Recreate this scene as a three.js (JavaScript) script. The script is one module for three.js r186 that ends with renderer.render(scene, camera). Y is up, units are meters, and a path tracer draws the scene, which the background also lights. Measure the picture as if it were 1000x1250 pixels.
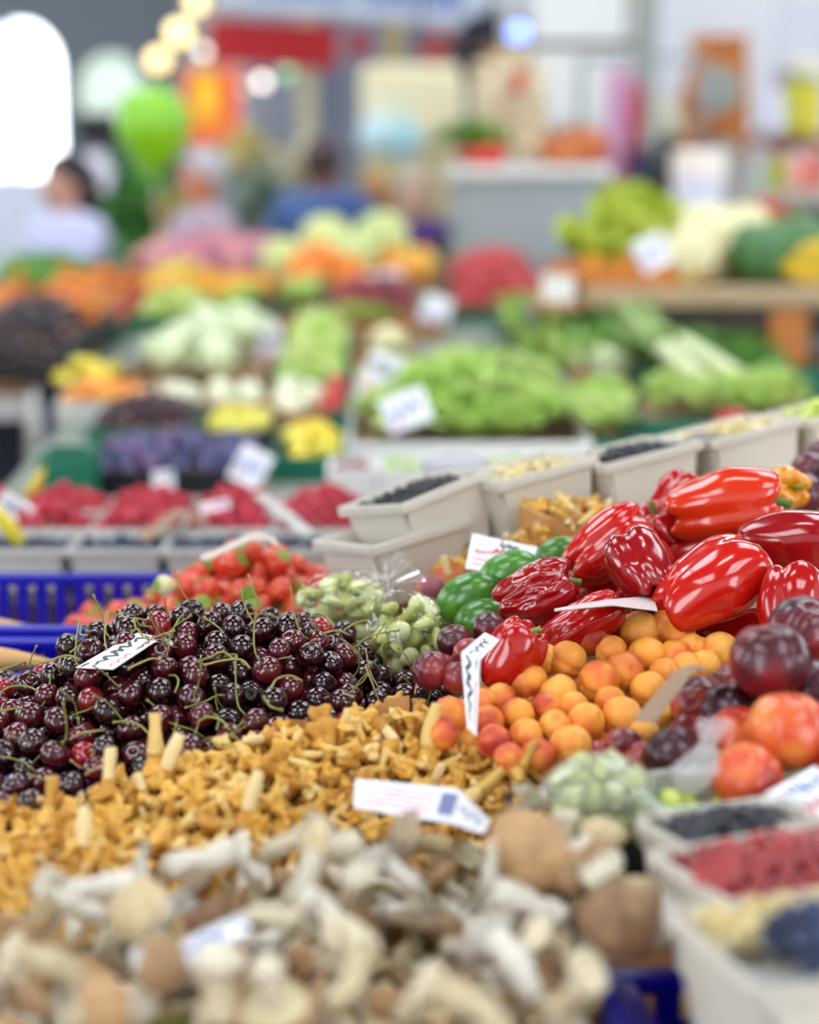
import * as THREE from 'three';
import { mergeGeometries, mergeVertices } from 'three/addons/utils/BufferGeometryUtils.js';
import { RoundedBoxGeometry } from 'three/addons/geometries/RoundedBoxGeometry.js';
import { MarchingCubes } from 'three/addons/objects/MarchingCubes.js';
import { RectAreaLightUniformsLib } from 'three/addons/lights/RectAreaLightUniformsLib.js';
import { createNoise3D } from 'simplex-noise';

// ---------------------------------------------------------------- camera, sky, lights, exposure
const scene = new THREE.Scene();
const FOCAL = 2083, PITCH = Math.atan(375 / FOCAL), EYE = new THREE.Vector3(0, 1.5, 0);
const camera = new THREE.PerspectiveCamera(2 * Math.atan(625 / FOCAL) * 180 / Math.PI, 0.8, 0.05, 200);
camera.position.copy(EYE);
camera.rotation.x = -PITCH;
camera.focus = 1.70;
camera.userData.fStop = 1.68;
const renderer = new THREE.WebGLRenderer();
renderer.toneMapping = THREE.LinearToneMapping;
renderer.toneMappingExposure = 0.53;
renderer.shadowMap.enabled = true;
scene.background = new THREE.Color().setRGB(0.86, 0.94, 1.0);
scene.backgroundIntensity = 13.0;
RectAreaLightUniformsLib.init();
const PANEL_GLOW = 20;          // ceiling light panels of the hall
const PANEL_TINT = [1.0, 0.98, 0.96];

// ---------------------------------------------------------------- helpers
function mulberry(a) { return () => { a |= 0; a = a + 0x6D2B79F5 | 0; let t = Math.imul(a ^ a >>> 15, 1 | a); t = t + Math.imul(t ^ t >>> 7, 61 | t) ^ t; return ((t ^ t >>> 14) >>> 0) / 4294967296; }; }
const rnd = mulberry(20240611);
const rr = (a, b) => a + (b - a) * rnd();
const pick = (a) => a[Math.floor(rnd() * a.length)];
const noise = createNoise3D(mulberry(7));
const fbm = (x, y, z) => noise(x, y, z) * 0.6 + noise(x * 2.1, y * 2.1, z * 2.1) * 0.28 + noise(x * 4.3, y * 4.3, z * 4.3) * 0.12;
const V = (x, y, z) => new THREE.Vector3(x, y, z);
const lerp = (a, b, t) => a + (b - a) * t, clamp = (x, a = 0, b = 1) => Math.min(b, Math.max(a, x));
const sstep = (a, b, x) => { const t = clamp((x - a) / (b - a)); return t * t * (3 - 2 * t); };
const lin = (hex) => { const c = new THREE.Color(hex); return [c.r, c.g, c.b]; };
const mixc = (a, b, t) => [lerp(a[0], b[0], t), lerp(a[1], b[1], t), lerp(a[2], b[2], t)];

const cosP = Math.cos(PITCH), sinP = Math.sin(PITCH);
function ray(px, py) { const x = (px - 500) / FOCAL, y = -(py - 625) / FOCAL; return V(x, y * cosP - sinP, -cosP - y * sinP); }
function P(px, py, D) { const d = ray(px, py); return d.multiplyScalar(D / -d.z).add(EYE); }            // the point at distance D down the hall
function onHeight(px, py, h) { const d = ray(px, py); return d.multiplyScalar((h - EYE.y) / d.y).add(EYE); }
const axial = (p) => (p.y - EYE.y) * -sinP - p.z * cosP;
const mpp = (p) => axial(p) / FOCAL;                                                                    // metres per picture point there

const taken = new Map();
function numbered(name) { const n = taken.get(name) ?? 0; taken.set(name, n + 1); return n ? `${name}_${String(n).padStart(3, '0')}` : name; }
function tag(o, label, category, group, kind) {
  if (label) o.userData.label = label;
  if (category) o.userData.category = category;
  if (group) o.userData.group = group;
  if (kind) o.userData.kind = kind;
  return o;
}
function mesh(name, geo, mat, parent) { const m = new THREE.Mesh(geo, mat); m.name = name; m.castShadow = m.receiveShadow = true; if (parent) parent.add(m); return m; }
function thing(name, label, category, group, pos) { const o = new THREE.Group(); o.name = numbered(name); tag(o, label, category, group); if (pos) o.position.copy(pos); scene.add(o); return o; }
function solo(name, geo, mat, label, category, group) { const m = mesh(numbered(name), geo, mat, scene); return tag(m, label, category, group); }
function struct(name, geo, mat) { const m = mesh(name, geo, mat, scene); m.userData.kind = 'structure'; return m; }
function place(proto, label, category, group, pos, quat, s = 1) {   // one more individual of a kind
  const o = proto.clone(); o.userData = {}; o.name = numbered(proto.name); tag(o, label, category, group);
  o.position.copy(pos); if (quat) o.quaternion.copy(quat);
  if (typeof s === 'number') o.scale.setScalar(s); else o.scale.copy(s);
  scene.add(o); return o;
}
function proto(name, parts) {                                        // [[part name, geometry, material, sub-parts]]
  if (parts.length === 1) return mesh(name, parts[0][1], parts[0][2]);
  const g = new THREE.Group(); g.name = name;
  for (const [n, geo, mat, sub] of parts) { const m = mesh(n, geo, mat, g); if (sub) for (const [sn, sg, sm] of sub) mesh(sn, sg, sm, m); }
  return g;
}
const quatOf = (x, y, z, order = 'XYZ') => new THREE.Quaternion().setFromEuler(new THREE.Euler(x, y, z, order));
function rquat(r = rnd) { const u = r(), v = r() * 2 * Math.PI, w = r() * 2 * Math.PI; return new THREE.Quaternion(Math.sqrt(1 - u) * Math.sin(v), Math.sqrt(1 - u) * Math.cos(v), Math.sqrt(u) * Math.sin(w), Math.sqrt(u) * Math.cos(w)); }
const aim = (dir, spin = 0) => new THREE.Quaternion().setFromUnitVectors(V(0, 1, 0), dir.clone().normalize()).multiply(new THREE.Quaternion().setFromAxisAngle(V(0, 1, 0), spin));

// closed lump from an icosphere: fn(direction) -> radius or Vector3, colour(direction, position) -> linear rgb
function ball(detail, fn, colour) {
  let g = new THREE.IcosahedronGeometry(1, detail); g.deleteAttribute('uv'); g.deleteAttribute('normal'); g = mergeVertices(g, 1e-5);
  const p = g.attributes.position, d = V(), c = colour && new Float32Array(p.count * 3);
  for (let i = 0; i < p.count; i++) {
    d.fromBufferAttribute(p, i).normalize(); const q = fn(d), v = typeof q === 'number' ? d.clone().multiplyScalar(q) : q;
    p.setXYZ(i, v.x, v.y, v.z); if (c) c.set(colour(d, v), i * 3);
  }
  if (c) g.setAttribute('color', new THREE.BufferAttribute(c, 3));
  g.computeVertexNormals(); return g;
}
// surface from fn(u, v) -> Vector3, u round (closed when wrap), v along
function grid(nu, nv, fn, { wrap = true, colour, uv = false } = {}) {
  const cols = wrap ? nu : nu + 1, pos = [], col = [], uvs = [], idx = [];
  for (let j = 0; j <= nv; j++) for (let i = 0; i < cols; i++) {
    const u = i / nu, v = j / nv, q = fn(u, v); pos.push(q.x, q.y, q.z); if (colour) col.push(...colour(u, v, q)); if (uv) uvs.push(u, v);
  }
  for (let j = 0; j < nv; j++) for (let i = 0; i < nu; i++) {
    const a = j * cols + i, b = j * cols + (i + 1) % cols, c = a + cols, d = b + cols; idx.push(a, c, b, b, c, d);
  }
  const g = new THREE.BufferGeometry(); g.setAttribute('position', new THREE.Float32BufferAttribute(pos, 3));
  if (colour) g.setAttribute('color', new THREE.Float32BufferAttribute(col, 3));
  if (uv) g.setAttribute('uv', new THREE.Float32BufferAttribute(uvs, 2));
  g.setIndex(idx); g.computeVertexNormals(); return g;
}
function tube(pts, r, seg = 10, rad = 6, taper, colour, lump = 0) {
  const curve = new THREE.CatmullRomCurve3(pts), fr = curve.computeFrenetFrames(seg, false);
  return grid(rad, seg + 2, (u, v) => {
    const k = clamp((v * (seg + 2) - 1) / seg), end = v === 0 || v === 1, i = Math.round(k * seg), c = curve.getPointAt(k), a = u * 2 * Math.PI, q = end ? 0 : r * (taper ? taper(k) : 1) * (lump ? 1 + lump * noise(Math.cos(a) * 1.4 + r * 9, k * 4, Math.sin(a) * 1.4) : 1);
    return c.addScaledVector(fr.normals[i], Math.cos(a) * q).addScaledVector(fr.binormals[i], Math.sin(a) * q);
  }, { colour });
}
function box(w, h, d, x = 0, y = 0, z = 0, r = 0) { const g = r ? new RoundedBoxGeometry(w, h, d, 2, Math.min(r, w / 2.01, h / 2.01, d / 2.01)) : new THREE.BoxGeometry(w, h, d); return g.translate(x, y, z); }
function hexa(b, t) {   // four bottom and four top corners, both in the same order
  const f = [[b[0], b[1], b[2], b[3]], [t[3], t[2], t[1], t[0]]]; for (let i = 0; i < 4; i++) { const j = (i + 1) % 4; f.push([b[i], t[i], t[j], b[j]]); }
  const pos = []; for (const q of f) for (const k of [0, 1, 2, 0, 2, 3]) pos.push(...q[k]);
  const g = new THREE.BufferGeometry(); g.setAttribute('position', new THREE.Float32BufferAttribute(pos, 3)); g.computeVertexNormals(); return g;
}
const merged = (a) => mergeGeometries(a.map((g) => { const h = g.index ? g.toNonIndexed() : g.clone(); for (const n of Object.keys(h.attributes)) if (!['position', 'normal'].includes(n)) h.deleteAttribute(n); return h; }));
// heightfield slab: top(x, z) over a rectangle, closed down to `under`
function moundGeo(x0, x1, z0, z1, top, under, n = 24) {
  const g = new THREE.BoxGeometry(x1 - x0, 1, z1 - z0, n, 1, n), p = g.attributes.position;
  for (let i = 0; i < p.count; i++) { const x = p.getX(i) + (x0 + x1) / 2, z = p.getZ(i) + (z0 + z1) / 2; p.setXYZ(i, x, p.getY(i) > 0 ? Math.max(under + 0.002, top(x, z)) : under, z); }
  g.computeVertexNormals(); return g;
}

// drop packing: spheres settle one by one on what lies below them, up to the surface top(x, z)
function pack({ x0, x1, z0, z1, top, floor, radius, max = 400, tries = 10, fails = 60, inside, seed = 1, tight = 1 }) {
  const r_ = mulberry(seed), out = [], cell = 0.001 + 2 * radius(() => 1), cells = new Map(), key = (a, b) => a * 4096 + b;
  const near = (x, z, f) => { const a = Math.floor(x / cell), b = Math.floor(z / cell); for (let i = -1; i <= 1; i++) for (let j = -1; j <= 1; j++) for (const s of cells.get(key(a + i + 1000, b + j + 1000)) ?? []) f(s); };
  const fall = (x, z, r) => { let y = floor(x, z) + r; near(x, z, (s) => { const R = (r + s.r) * tight, d2 = (x - s.x) ** 2 + (z - s.z) ** 2; if (d2 < R * R) y = Math.max(y, s.y + Math.sqrt(R * R - d2)); }); return y; };
  let miss = 0;
  while (out.length < max && miss < fails) {
    const r = radius(r_); let best = null;
    for (let k = 0; k < tries; k++) {
      let x = lerp(x0 + r, x1 - r, r_()), z = lerp(z0 + r, z1 - r, r_()); if (inside && !inside(x, z)) continue;
      let y = fall(x, z, r);
      for (let s = 0, st = r * 0.5; s < 8; s++, st *= 0.8) { const a = r_() * 6.283, nx = clamp(x + Math.cos(a) * st, x0 + r, x1 - r), nz = clamp(z + Math.sin(a) * st, z0 + r, z1 - r); if (inside && !inside(nx, nz)) continue; const ny = fall(nx, nz, r); if (ny < y) { x = nx; z = nz; y = ny; } }
      const slack = top(x, z) - (y + r * 0.6); if (slack < 0) continue;
      if (!best || slack > best.slack) best = { x, y, z, r, slack };
    }
    if (!best) { miss++; continue; } miss = 0;
    out.push(best); const k = key(Math.floor(best.x / cell) + 1000, Math.floor(best.z / cell) + 1000); if (!cells.has(k)) cells.set(k, []); cells.get(k).push(best);
  }
  return out;
}
// how many picture points each sphere shows, only these spheres standing in front of one another
function shown(list) {
  const W = 500, H = 625, zb = new Float32Array(W * H).fill(1e9), id = new Int32Array(W * H).fill(-1), n = new Int32Array(list.length);
  list.forEach((s, i) => {
    const q = V(s.x, s.y, s.z), d = axial(q); if (d < 0.1) return;
    const cy = (q.y - EYE.y) * cosP + -q.z * sinP, px = (500 + q.x / d * FOCAL) / 2, py = (625 - cy / d * FOCAL) / 2, R = s.r / d * FOCAL / 2;
    for (let y = Math.max(0, Math.ceil(py - R)); y <= Math.min(H - 1, py + R); y++) for (let x = Math.max(0, Math.ceil(px - R)); x <= Math.min(W - 1, px + R); x++) {
      const e = R * R - (x - px) ** 2 - (y - py) ** 2; if (e < 0) continue; const z = d - Math.sqrt(e) / R * s.r, k = y * W + x; if (z < zb[k]) { zb[k] = z; id[k] = i; }
    }
  });
  for (const i of id) if (i >= 0) n[i]++;
  return n;
}
function instances(name, geo, mat, mats, parent, label, category) {
  const m = new THREE.InstancedMesh(geo, mat, mats.length); m.name = parent ? name : numbered(name); m.castShadow = m.receiveShadow = true;
  mats.forEach((x, i) => m.setMatrixAt(i, x)); m.userData.kind = 'stuff'; if (label) tag(m, label, category); (parent ?? scene).add(m); return m;
}

// ---------------------------------------------------------------- materials
const std = (color, roughness = 0.6, o = {}) => new THREE.MeshStandardMaterial({ color, roughness, ...o });
const phy = (color, roughness = 0.4, o = {}) => new THREE.MeshPhysicalMaterial({ color, roughness, ...o });
const vcol = (roughness, o = {}) => new THREE.MeshPhysicalMaterial({ color: '#ffffff', vertexColors: true, roughness, ...o });
function noiseTex(size, f, srgb = true) {
  const c = new Uint8Array(size * size * 4);
  for (let y = 0; y < size; y++) for (let x = 0; x < size; x++) { const q = f(x / size, y / size), o = (y * size + x) * 4; c[o] = q[0] * 255; c[o + 1] = q[1] * 255; c[o + 2] = q[2] * 255; c[o + 3] = 255; }
  const t = new THREE.DataTexture(c, size, size); t.magFilter = THREE.LinearFilter; t.wrapS = t.wrapT = THREE.RepeatWrapping; if (srgb) t.colorSpace = THREE.SRGBColorSpace; t.needsUpdate = true; return t;
}
const round4 = (s, x, y, f) => { const a = x * 2 * Math.PI, b = y * 2 * Math.PI, c = Math.cos(a) * s, d = Math.sin(a) * s; return f(c + Math.cos(b) * s * 0.7, d + Math.sin(b) * s * 0.7, Math.cos(b) * s - Math.sin(a) * s * 0.4); };
const grainTex = noiseTex(256, (x, y) => { const n = 0.5 + 0.5 * round4(6, x, y, fbm), k = clamp(0.35 + n * 0.4 + rnd() * 0.25); return [k, k, k]; }, false);
const woodTex = noiseTex(512, (x, y) => { const n = fbm(x * 2, y * 24, 3) * 0.5 + 0.5, k = 0.72 + 0.28 * clamp(n + 0.25 * noise(x * 6, y * 90, 1)); return [0.80 * k, 0.56 * k, 0.34 * k]; });
const floorTex = noiseTex(512, (x, y) => { const k = 0.50 + 0.10 * round4(3, x, y, fbm) + 0.05 * rnd(); return [k, k * 0.97, k * 0.93]; });
const M = {
  blue: phy('#0d06a4', 0.3), blueSlot: phy('#1a10b8', 0.4), green: phy('#0d6b52', 0.4), greenDark: phy('#104034', 0.5), pulp: std('#d3cbbd', 0.92, { bumpMap: grainTex, bumpScale: 0.0006 }),
  pulpGrey: std('#c9c6bf', 0.92, { bumpMap: grainTex, bumpScale: 0.0006 }), kraft: std('#c08a4e', 0.85), kraftGrey: std('#9a7d68', 0.85), white: std('#eceae6', 0.7), whiteCard: std('#ececf2', 0.55), wood: std('#ffffff', 0.6, { map: woodTex }),
  woodOrange: std('#c8762c', 0.5), darkWood: std('#3a2a20', 0.6), steel: std('#9aa0a3', 0.45, { metalness: 0.2 }), darkCloth: std('#1b2130', 0.9), navy: std('#0c1030', 0.6), black: std('#15161a', 0.7),
  stemGreen: phy('#7f8a2c', 0.5), stemDark: phy('#3a5f1c', 0.5), liner: std('#b1916a', 0.9), tabletop: std('#848a7e', 0.85), woodPale: std('#b39876', 0.7), leafDark: phy('#3d6b22', 0.5), floor: std('#ffffff', 0.55, { map: floorTex }), wall: std('#7d848d', 0.9), wallWhite: std('#e9e7e4', 0.9), ceiling: std('#4f555c', 0.9),
  filmMilky: new THREE.MeshPhysicalMaterial({ color: '#f4f8f0', roughness: 0.10, transmission: 0.86, thickness: 0, ior: 1.5, clearcoat: 1, clearcoatRoughness: 0.04 }),
  film: new THREE.MeshPhysicalMaterial({ color: '#ffffff', roughness: 0.04, transmission: 1, thickness: 0, ior: 1.45, specularIntensity: 1 }),
};

// ---------------------------------------------------------------- the hall
struct('floor', box(22, 0.2, 26, 0, -0.1, -8), M.floor);
const HALL = { x0: -9, x1: 9, z0: -17, z1: 4.5, top: 5.6 };
// roof: solid bays with long glazed slots open to the sky between them
{
  const roof = new THREE.Group(); roof.name = 'ceiling'; roof.userData.kind = 'structure'; scene.add(roof);
  const y = HALL.top + 0.125, open = [1.8, -4.4, -10.6];           // three pairs of roof lights, 3 m by 3 m
  let z = 4.6; for (const c of [...open, null]) { const e = c === null ? -17 : c + 1.5; mesh('roof_bay', box(18.6, 0.25, z - e, 0, y, (z + e) / 2), M.ceiling, roof); if (c === null) break; for (const [p, q] of [[-9.3, -4.2], [-1.2, 1.2], [4.2, 9.3]]) mesh('roof_bay', box(q - p, 0.25, 3.0, (p + q) / 2, y, c), M.ceiling, roof); for (const x of [-2.7, 2.7]) { mesh('glazing_bar', box(0.07, 0.2, 3.0, x, y, c), M.ceiling, roof); } z = c - 1.5; }
}
// side walls with tall windows, back wall with arched windows
function wallWithOpenings(name, length, height, holes, mat, t = 0.3) {
  const s = new THREE.Shape([new THREE.Vector2(0, 0), new THREE.Vector2(length, 0), new THREE.Vector2(length, height), new THREE.Vector2(0, height)]);
  for (const [x, y, w, h, arch] of holes) { const p = new THREE.Path(); p.moveTo(x, y); p.lineTo(x + w, y); if (arch) { p.lineTo(x + w, y + h - w / 2); p.absarc(x + w / 2, y + h - w / 2, w / 2, 0, Math.PI, false); } else { p.lineTo(x + w, y + h); p.lineTo(x, y + h); } p.lineTo(x, y); s.holes.push(p); }
  return struct(name, new THREE.ExtrudeGeometry(s, { depth: t, bevelEnabled: false, curveSegments: 20 }), mat);
}
const sideHoles = []; for (let k = 0; k < 3; k++) sideHoles.push([1.6 + k * 7, 1.6, 2.6, 3.4, true]);
const wl = wallWithOpenings('wall_left', 21.8, 5.6, sideHoles, M.wallWhite); wl.rotation.y = Math.PI / 2; wl.position.set(-9.3, 0, 4.6);
const wr = wallWithOpenings('wall_right', 21.8, 5.6, sideHoles, M.wallWhite); wr.rotation.y = Math.PI / 2; wr.position.set(9, 0, 4.6);
const wf = wallWithOpenings('wall_front', 18.6, 5.6, [[3, 0.4, 3, 4.4, true], [12.6, 0.4, 3, 4.4, true]], M.wallWhite); wf.position.set(-9.3, 0, 4.6);
// back wall at 17 m: the arched windows are those the photograph shows
const BACK = 16.5, bx_ = (px) => P(px, 100, BACK).x;
{
  const A = P(-40, 25, BACK), B = P(70, 25, BACK), a0 = P(0, 215, BACK).y, C = P(88, 62, BACK), E = P(172, 155, BACK);
  const off = 9.3, holes = [[A.x + off, a0, B.x - A.x, A.y - a0, true], [C.x + off, E.y, E.x - C.x, C.y - E.y, true], [off + bx_(-190), a0, B.x - A.x, A.y - a0, true]];
  const wb = wallWithOpenings('wall_back', 18.6, 5.6, holes, M.wall); wb.position.set(-9.3, 0, -BACK - 0.3);
  const gl = new THREE.MeshPhysicalMaterial({ color: '#cfe6dc', roughness: 0.05, transmission: 1, thickness: 0 });
  const w1 = struct('window_1', box(B.x - A.x + 0.1, A.y - a0 + 0.1, 0.012, (A.x + B.x) / 2, (A.y + a0) / 2, -BACK - 0.1), M.film);
  const w2 = struct('window_2', box(E.x - C.x + 0.1, C.y - E.y + 0.1, 0.012, (C.x + E.x) / 2, (C.y + E.y) / 2, -BACK - 0.1), new THREE.MeshPhysicalMaterial({ color: '#a9ada6', roughness: 0.05, transmission: 1, thickness: 0 }));
  mesh('mullion', box(0.07, A.y - a0, 0.06, lerp(A.x, B.x, 0.42), (A.y + a0) / 2, -BACK - 0.05), M.wall, w1);
}
// ceiling light panels: glowing diffuser, housing and the light they give
{
  const glow = new THREE.MeshStandardMaterial({ color: '#ffffff', emissive: new THREE.Color().setRGB(...PANEL_TINT), emissiveIntensity: 4 });
  for (const z of [-1.3, -7.5, -13.4]) for (const x of [-5.2, 0, 5.2]) {
    const o = thing('ceiling_light', 'white rectangular light panel hung below the hall roof', 'ceiling light', 'light panels below the roof', V(x, 4.9, z));
    mesh('housing', box(1.3, 0.06, 0.42, 0, 0.05, 0), M.white, o); mesh('diffuser', box(1.24, 0.015, 0.36, 0, 0.0125, 0), glow, o);
    for (const s of [-0.5, 0.5]) mesh('hanger', box(0.012, 0.62, 0.012, s, 0.39, 0), M.steel, o);
    const l = new THREE.RectAreaLight(new THREE.Color().setRGB(...PANEL_TINT), PANEL_GLOW, 1.2, 0.34); l.name = 'panel_lamp'; l.position.set(x, 4.9, z); l.lookAt(x, 0, z); scene.add(l);
  }
}

// ---------------------------------------------------------------- containers
function punnetProto(w, d, h, mat, name = 'punnet') {      // tapered fibre basket: base, four panels, folded rim
  const g = new THREE.Group(); g.name = name, 0; const t = 0.0028, k = 0.82, W = w / 2, D = d / 2, w0 = W * k, d0 = D * k, c = 0.006;
  mesh('base', box(w0 * 2, t, d0 * 2, 0, t / 2, 0), mat, g);
  const panel = (sx, sz) => { // front/back (sz) or side (sx)
    const o = (u0, y, off) => sz ? [u0, y, sz * off] : [sx * off, y, -u0 * 1];
    const a = sz ? w0 : d0, b = sz ? W : D, p = sz ? d0 : w0, q = sz ? D : W;
    return hexa([o(-a + c * 0.3, 0, p), o(a - c * 0.3, 0, p), o(a - c * 0.3, 0, p - t), o(-a + c * 0.3, 0, p - t)], [o(-b + c, h, q), o(b - c, h, q), o(b - c, h, q - t), o(-b + c, h, q - t)]);
  };
  for (const [sx, sz] of [[0, 1], [0, -1], [1, 0], [-1, 0]]) mesh('side_panel', panel(sx, sz), mat, g);
  for (const s of [-1, 1]) { mesh('rim', box(w + 0.006, 0.012, 0.006, 0, h - 0.004, s * (D + 0.001), 0.002), mat, g); mesh('rim', box(0.006, 0.012, d - 0.004, s * (W + 0.001), h - 0.004, 0, 0.002), mat, g); }
  return g;
}
function crate(name, w, d, h, mat, label, pos, opt = {}) {   // slotted plastic crate
  const o = thing(name, label, 'crate', opt.group, pos), t = 0.008, rim = 0.016; if (opt.tilt) o.rotation.x = opt.tilt; if (opt.turn) o.rotation.y = opt.turn;
  mesh('base', box(w - 0.01, 0.006, d - 0.01, 0, 0.003, 0), mat, o);
  for (const s of [-1, 1]) {
    mesh('rim', box(w + 0.012, rim, 0.02, 0, h - rim / 2, s * (d / 2), 0.004), mat, o); mesh('rim', box(0.02, rim, d - 0.02, s * (w / 2), h - rim / 2, 0, 0.004), mat, o);
    mesh('lower_band', box(w, h * 0.3, t, 0, h * 0.15, s * (d / 2 - t / 2), 0.002), mat, o); mesh('lower_band', box(t, h * 0.3, d - 2 * t, s * (w / 2 - t / 2), h * 0.15, 0, 0.002), mat, o);
  }
  const pitch = opt.pitch ?? 0.022, gx = box(pitch * 0.6, h * 0.7 - rim, t), gz = box(t, h * 0.7 - rim, pitch * 0.6), y = h * 0.3 + (h * 0.7 - rim) / 2;
  const nx = Math.round(w / pitch), nz = Math.round(d / pitch);
  for (let i = 0; i < nx; i++) for (const s of [-1, 1]) mesh('slat', gx, mat, o).position.set(-w / 2 + (i + 0.5) * w / nx, y, s * (d / 2 - t / 2));
  for (let i = 1; i < nz - 1; i++) for (const s of [-1, 1]) mesh('slat', gz, mat, o).position.set(s * (w / 2 - t / 2), y, -d / 2 + (i + 0.5) * d / nz);
  return o;
}
function tray(name, w, d, h, mat, label, category, group) {  // plain open box
  const o = new THREE.Group(); o.name = numbered(name); tag(o, label, category, group); scene.add(o); const t = 0.008;
  mesh('base', box(w - 0.004, t, d - 0.004, 0, t / 2, 0), mat, o);
  for (const s of [-1, 1]) { mesh('side_panel', box(w, h, t, 0, h / 2, s * (d / 2 - t / 2), 0.002), mat, o); mesh('side_panel', box(t, h, d - 2 * t, s * (w / 2 - t / 2), h / 2, 0, 0.002), mat, o); }
  return o;
}
// price cards: a folded strip of white card with print on its face
const cardTex = [];
function printCard(k, draw) { const c = document.createElement('canvas'); c.width = 256; c.height = 128; const x = c.getContext('2d'); x.fillStyle = '#f3f3f8'; x.fillRect(0, 0, 256, 128); draw(x); const t = new THREE.CanvasTexture(c); t.colorSpace = THREE.SRGBColorSpace; cardTex[k] = t; }
function scrawl(x, x0, y0, w, h, col, n, lw) { x.strokeStyle = col; x.lineWidth = lw; x.lineCap = 'round'; x.beginPath(); let px = x0, s = 1; x.moveTo(px, y0 + h / 2); for (let i = 0; i < n; i++) { px = x0 + w * (i + 1) / n; x.quadraticCurveTo(px - w / n * rnd(), y0 + h * rnd(), px, y0 + h * (s > 0 ? 0.1 + 0.3 * rnd() : 0.6 + 0.35 * rnd())); s = -s; } x.stroke(); }
printCard(0, (x) => { scrawl(x, 20, 20, 110, 60, '#26283a', 9, 9); scrawl(x, 140, 24, 90, 60, '#2c2c48', 7, 9); scrawl(x, 18, 92, 70, 22, '#d2465a', 6, 6); scrawl(x, 110, 92, 60, 22, '#26283a', 6, 5); });
printCard(1, (x) => { scrawl(x, 20, 50, 60, 20, '#d03a44', 8, 5); scrawl(x, 16, 82, 100, 12, '#d03a44', 10, 4); scrawl(x, 16, 102, 90, 10, '#d87078', 10, 4); scrawl(x, 84, 36, 60, 36, '#cf2d38', 5, 9); scrawl(x, 110, 10, 70, 28, '#2a2d40', 9, 7); scrawl(x, 196, 40, 48, 24, '#2a2d50', 6, 7); });
printCard(2, (x) => { for (let i = 0; i < 5; i++) scrawl(x, 14, 16 + i * 20, 128, 14, '#e0567a', 12, 5); x.fillStyle = '#6a6f9a'; x.fillRect(150, 18, 30, 88); scrawl(x, 188, 30, 56, 60, '#8d93bd', 5, 6); });
printCard(3, (x) => { scrawl(x, 20, 14, 200, 50, '#30345a', 11, 10); scrawl(x, 20, 74, 120, 34, '#d93a50', 8, 9); });
printCard(4, (x) => { scrawl(x, 12, 60, 220, 56, '#e0405c', 16, 8); scrawl(x, 120, 10, 120, 44, '#5d66a0', 10, 8); scrawl(x, 20, 20, 80, 30, '#e88aa0', 6, 6); });
printCard(5, (x) => { scrawl(x, 24, 26, 190, 70, '#6f7cc8', 7, 12); x.fillStyle = '#e08ab0'; x.fillRect(36, 88, 44, 22); });
const cardMat = cardTex.map((t) => std('#ffffff', 0.45, { map: t }));
const cardShine = phy('#f4f4fa', 0.18, { clearcoat: 1, clearcoatRoughness: 0.1 });
// profile: 2-D points (out, up) that the strip runs along; width across
function priceCard(w, profile, tex, label, pos, quat, opt = {}) {
  const o = thing('price_card', label, 'price card', opt.group, pos); if (quat) o.quaternion.copy(quat);
  const pts = profile.map(([a, b]) => new THREE.Vector2(a, b)), acc = [0]; for (let i = 1; i < pts.length; i++) acc.push(acc[i - 1] + pts[i].distanceTo(pts[i - 1])); const L = acc.at(-1);
  const at = (v, off) => { const s = v * L; let i = 1; while (i < pts.length - 1 && acc[i] < s) i++; const k = (s - acc[i - 1]) / (acc[i] - acc[i - 1]), d = pts[i].clone().sub(pts[i - 1]).normalize(), q = pts[i - 1].clone().lerp(pts[i], k); return q.add(new THREE.Vector2(-d.y, d.x).multiplyScalar(off)); };
  const n = 20, bend = opt.bend ?? 0;
  const sheet = (off, flip) => { const g = grid(8, n, (u, v) => { const q = at(v, off), s = flip ? 1 - u : u; return V((s - 0.5) * w, q.y + bend * Math.sin(s * Math.PI) * w, q.x); }, { wrap: false, uv: true }); const uv = g.attributes.uv; for (let i = 0; i < uv.count; i++) { const a = uv.getX(i), b = uv.getY(i); opt.along ? uv.setXY(i, 1 - b, a) : uv.setXY(i, flip ? 1 - a : a, b); } return g; };
  mesh('printed_face', sheet(-0.0004, false), opt.faceMat ?? cardMat[tex], o); mesh('card_back', sheet(0.0004, true), opt.backMat ?? M.whiteCard, o);
  return o;
}

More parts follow.
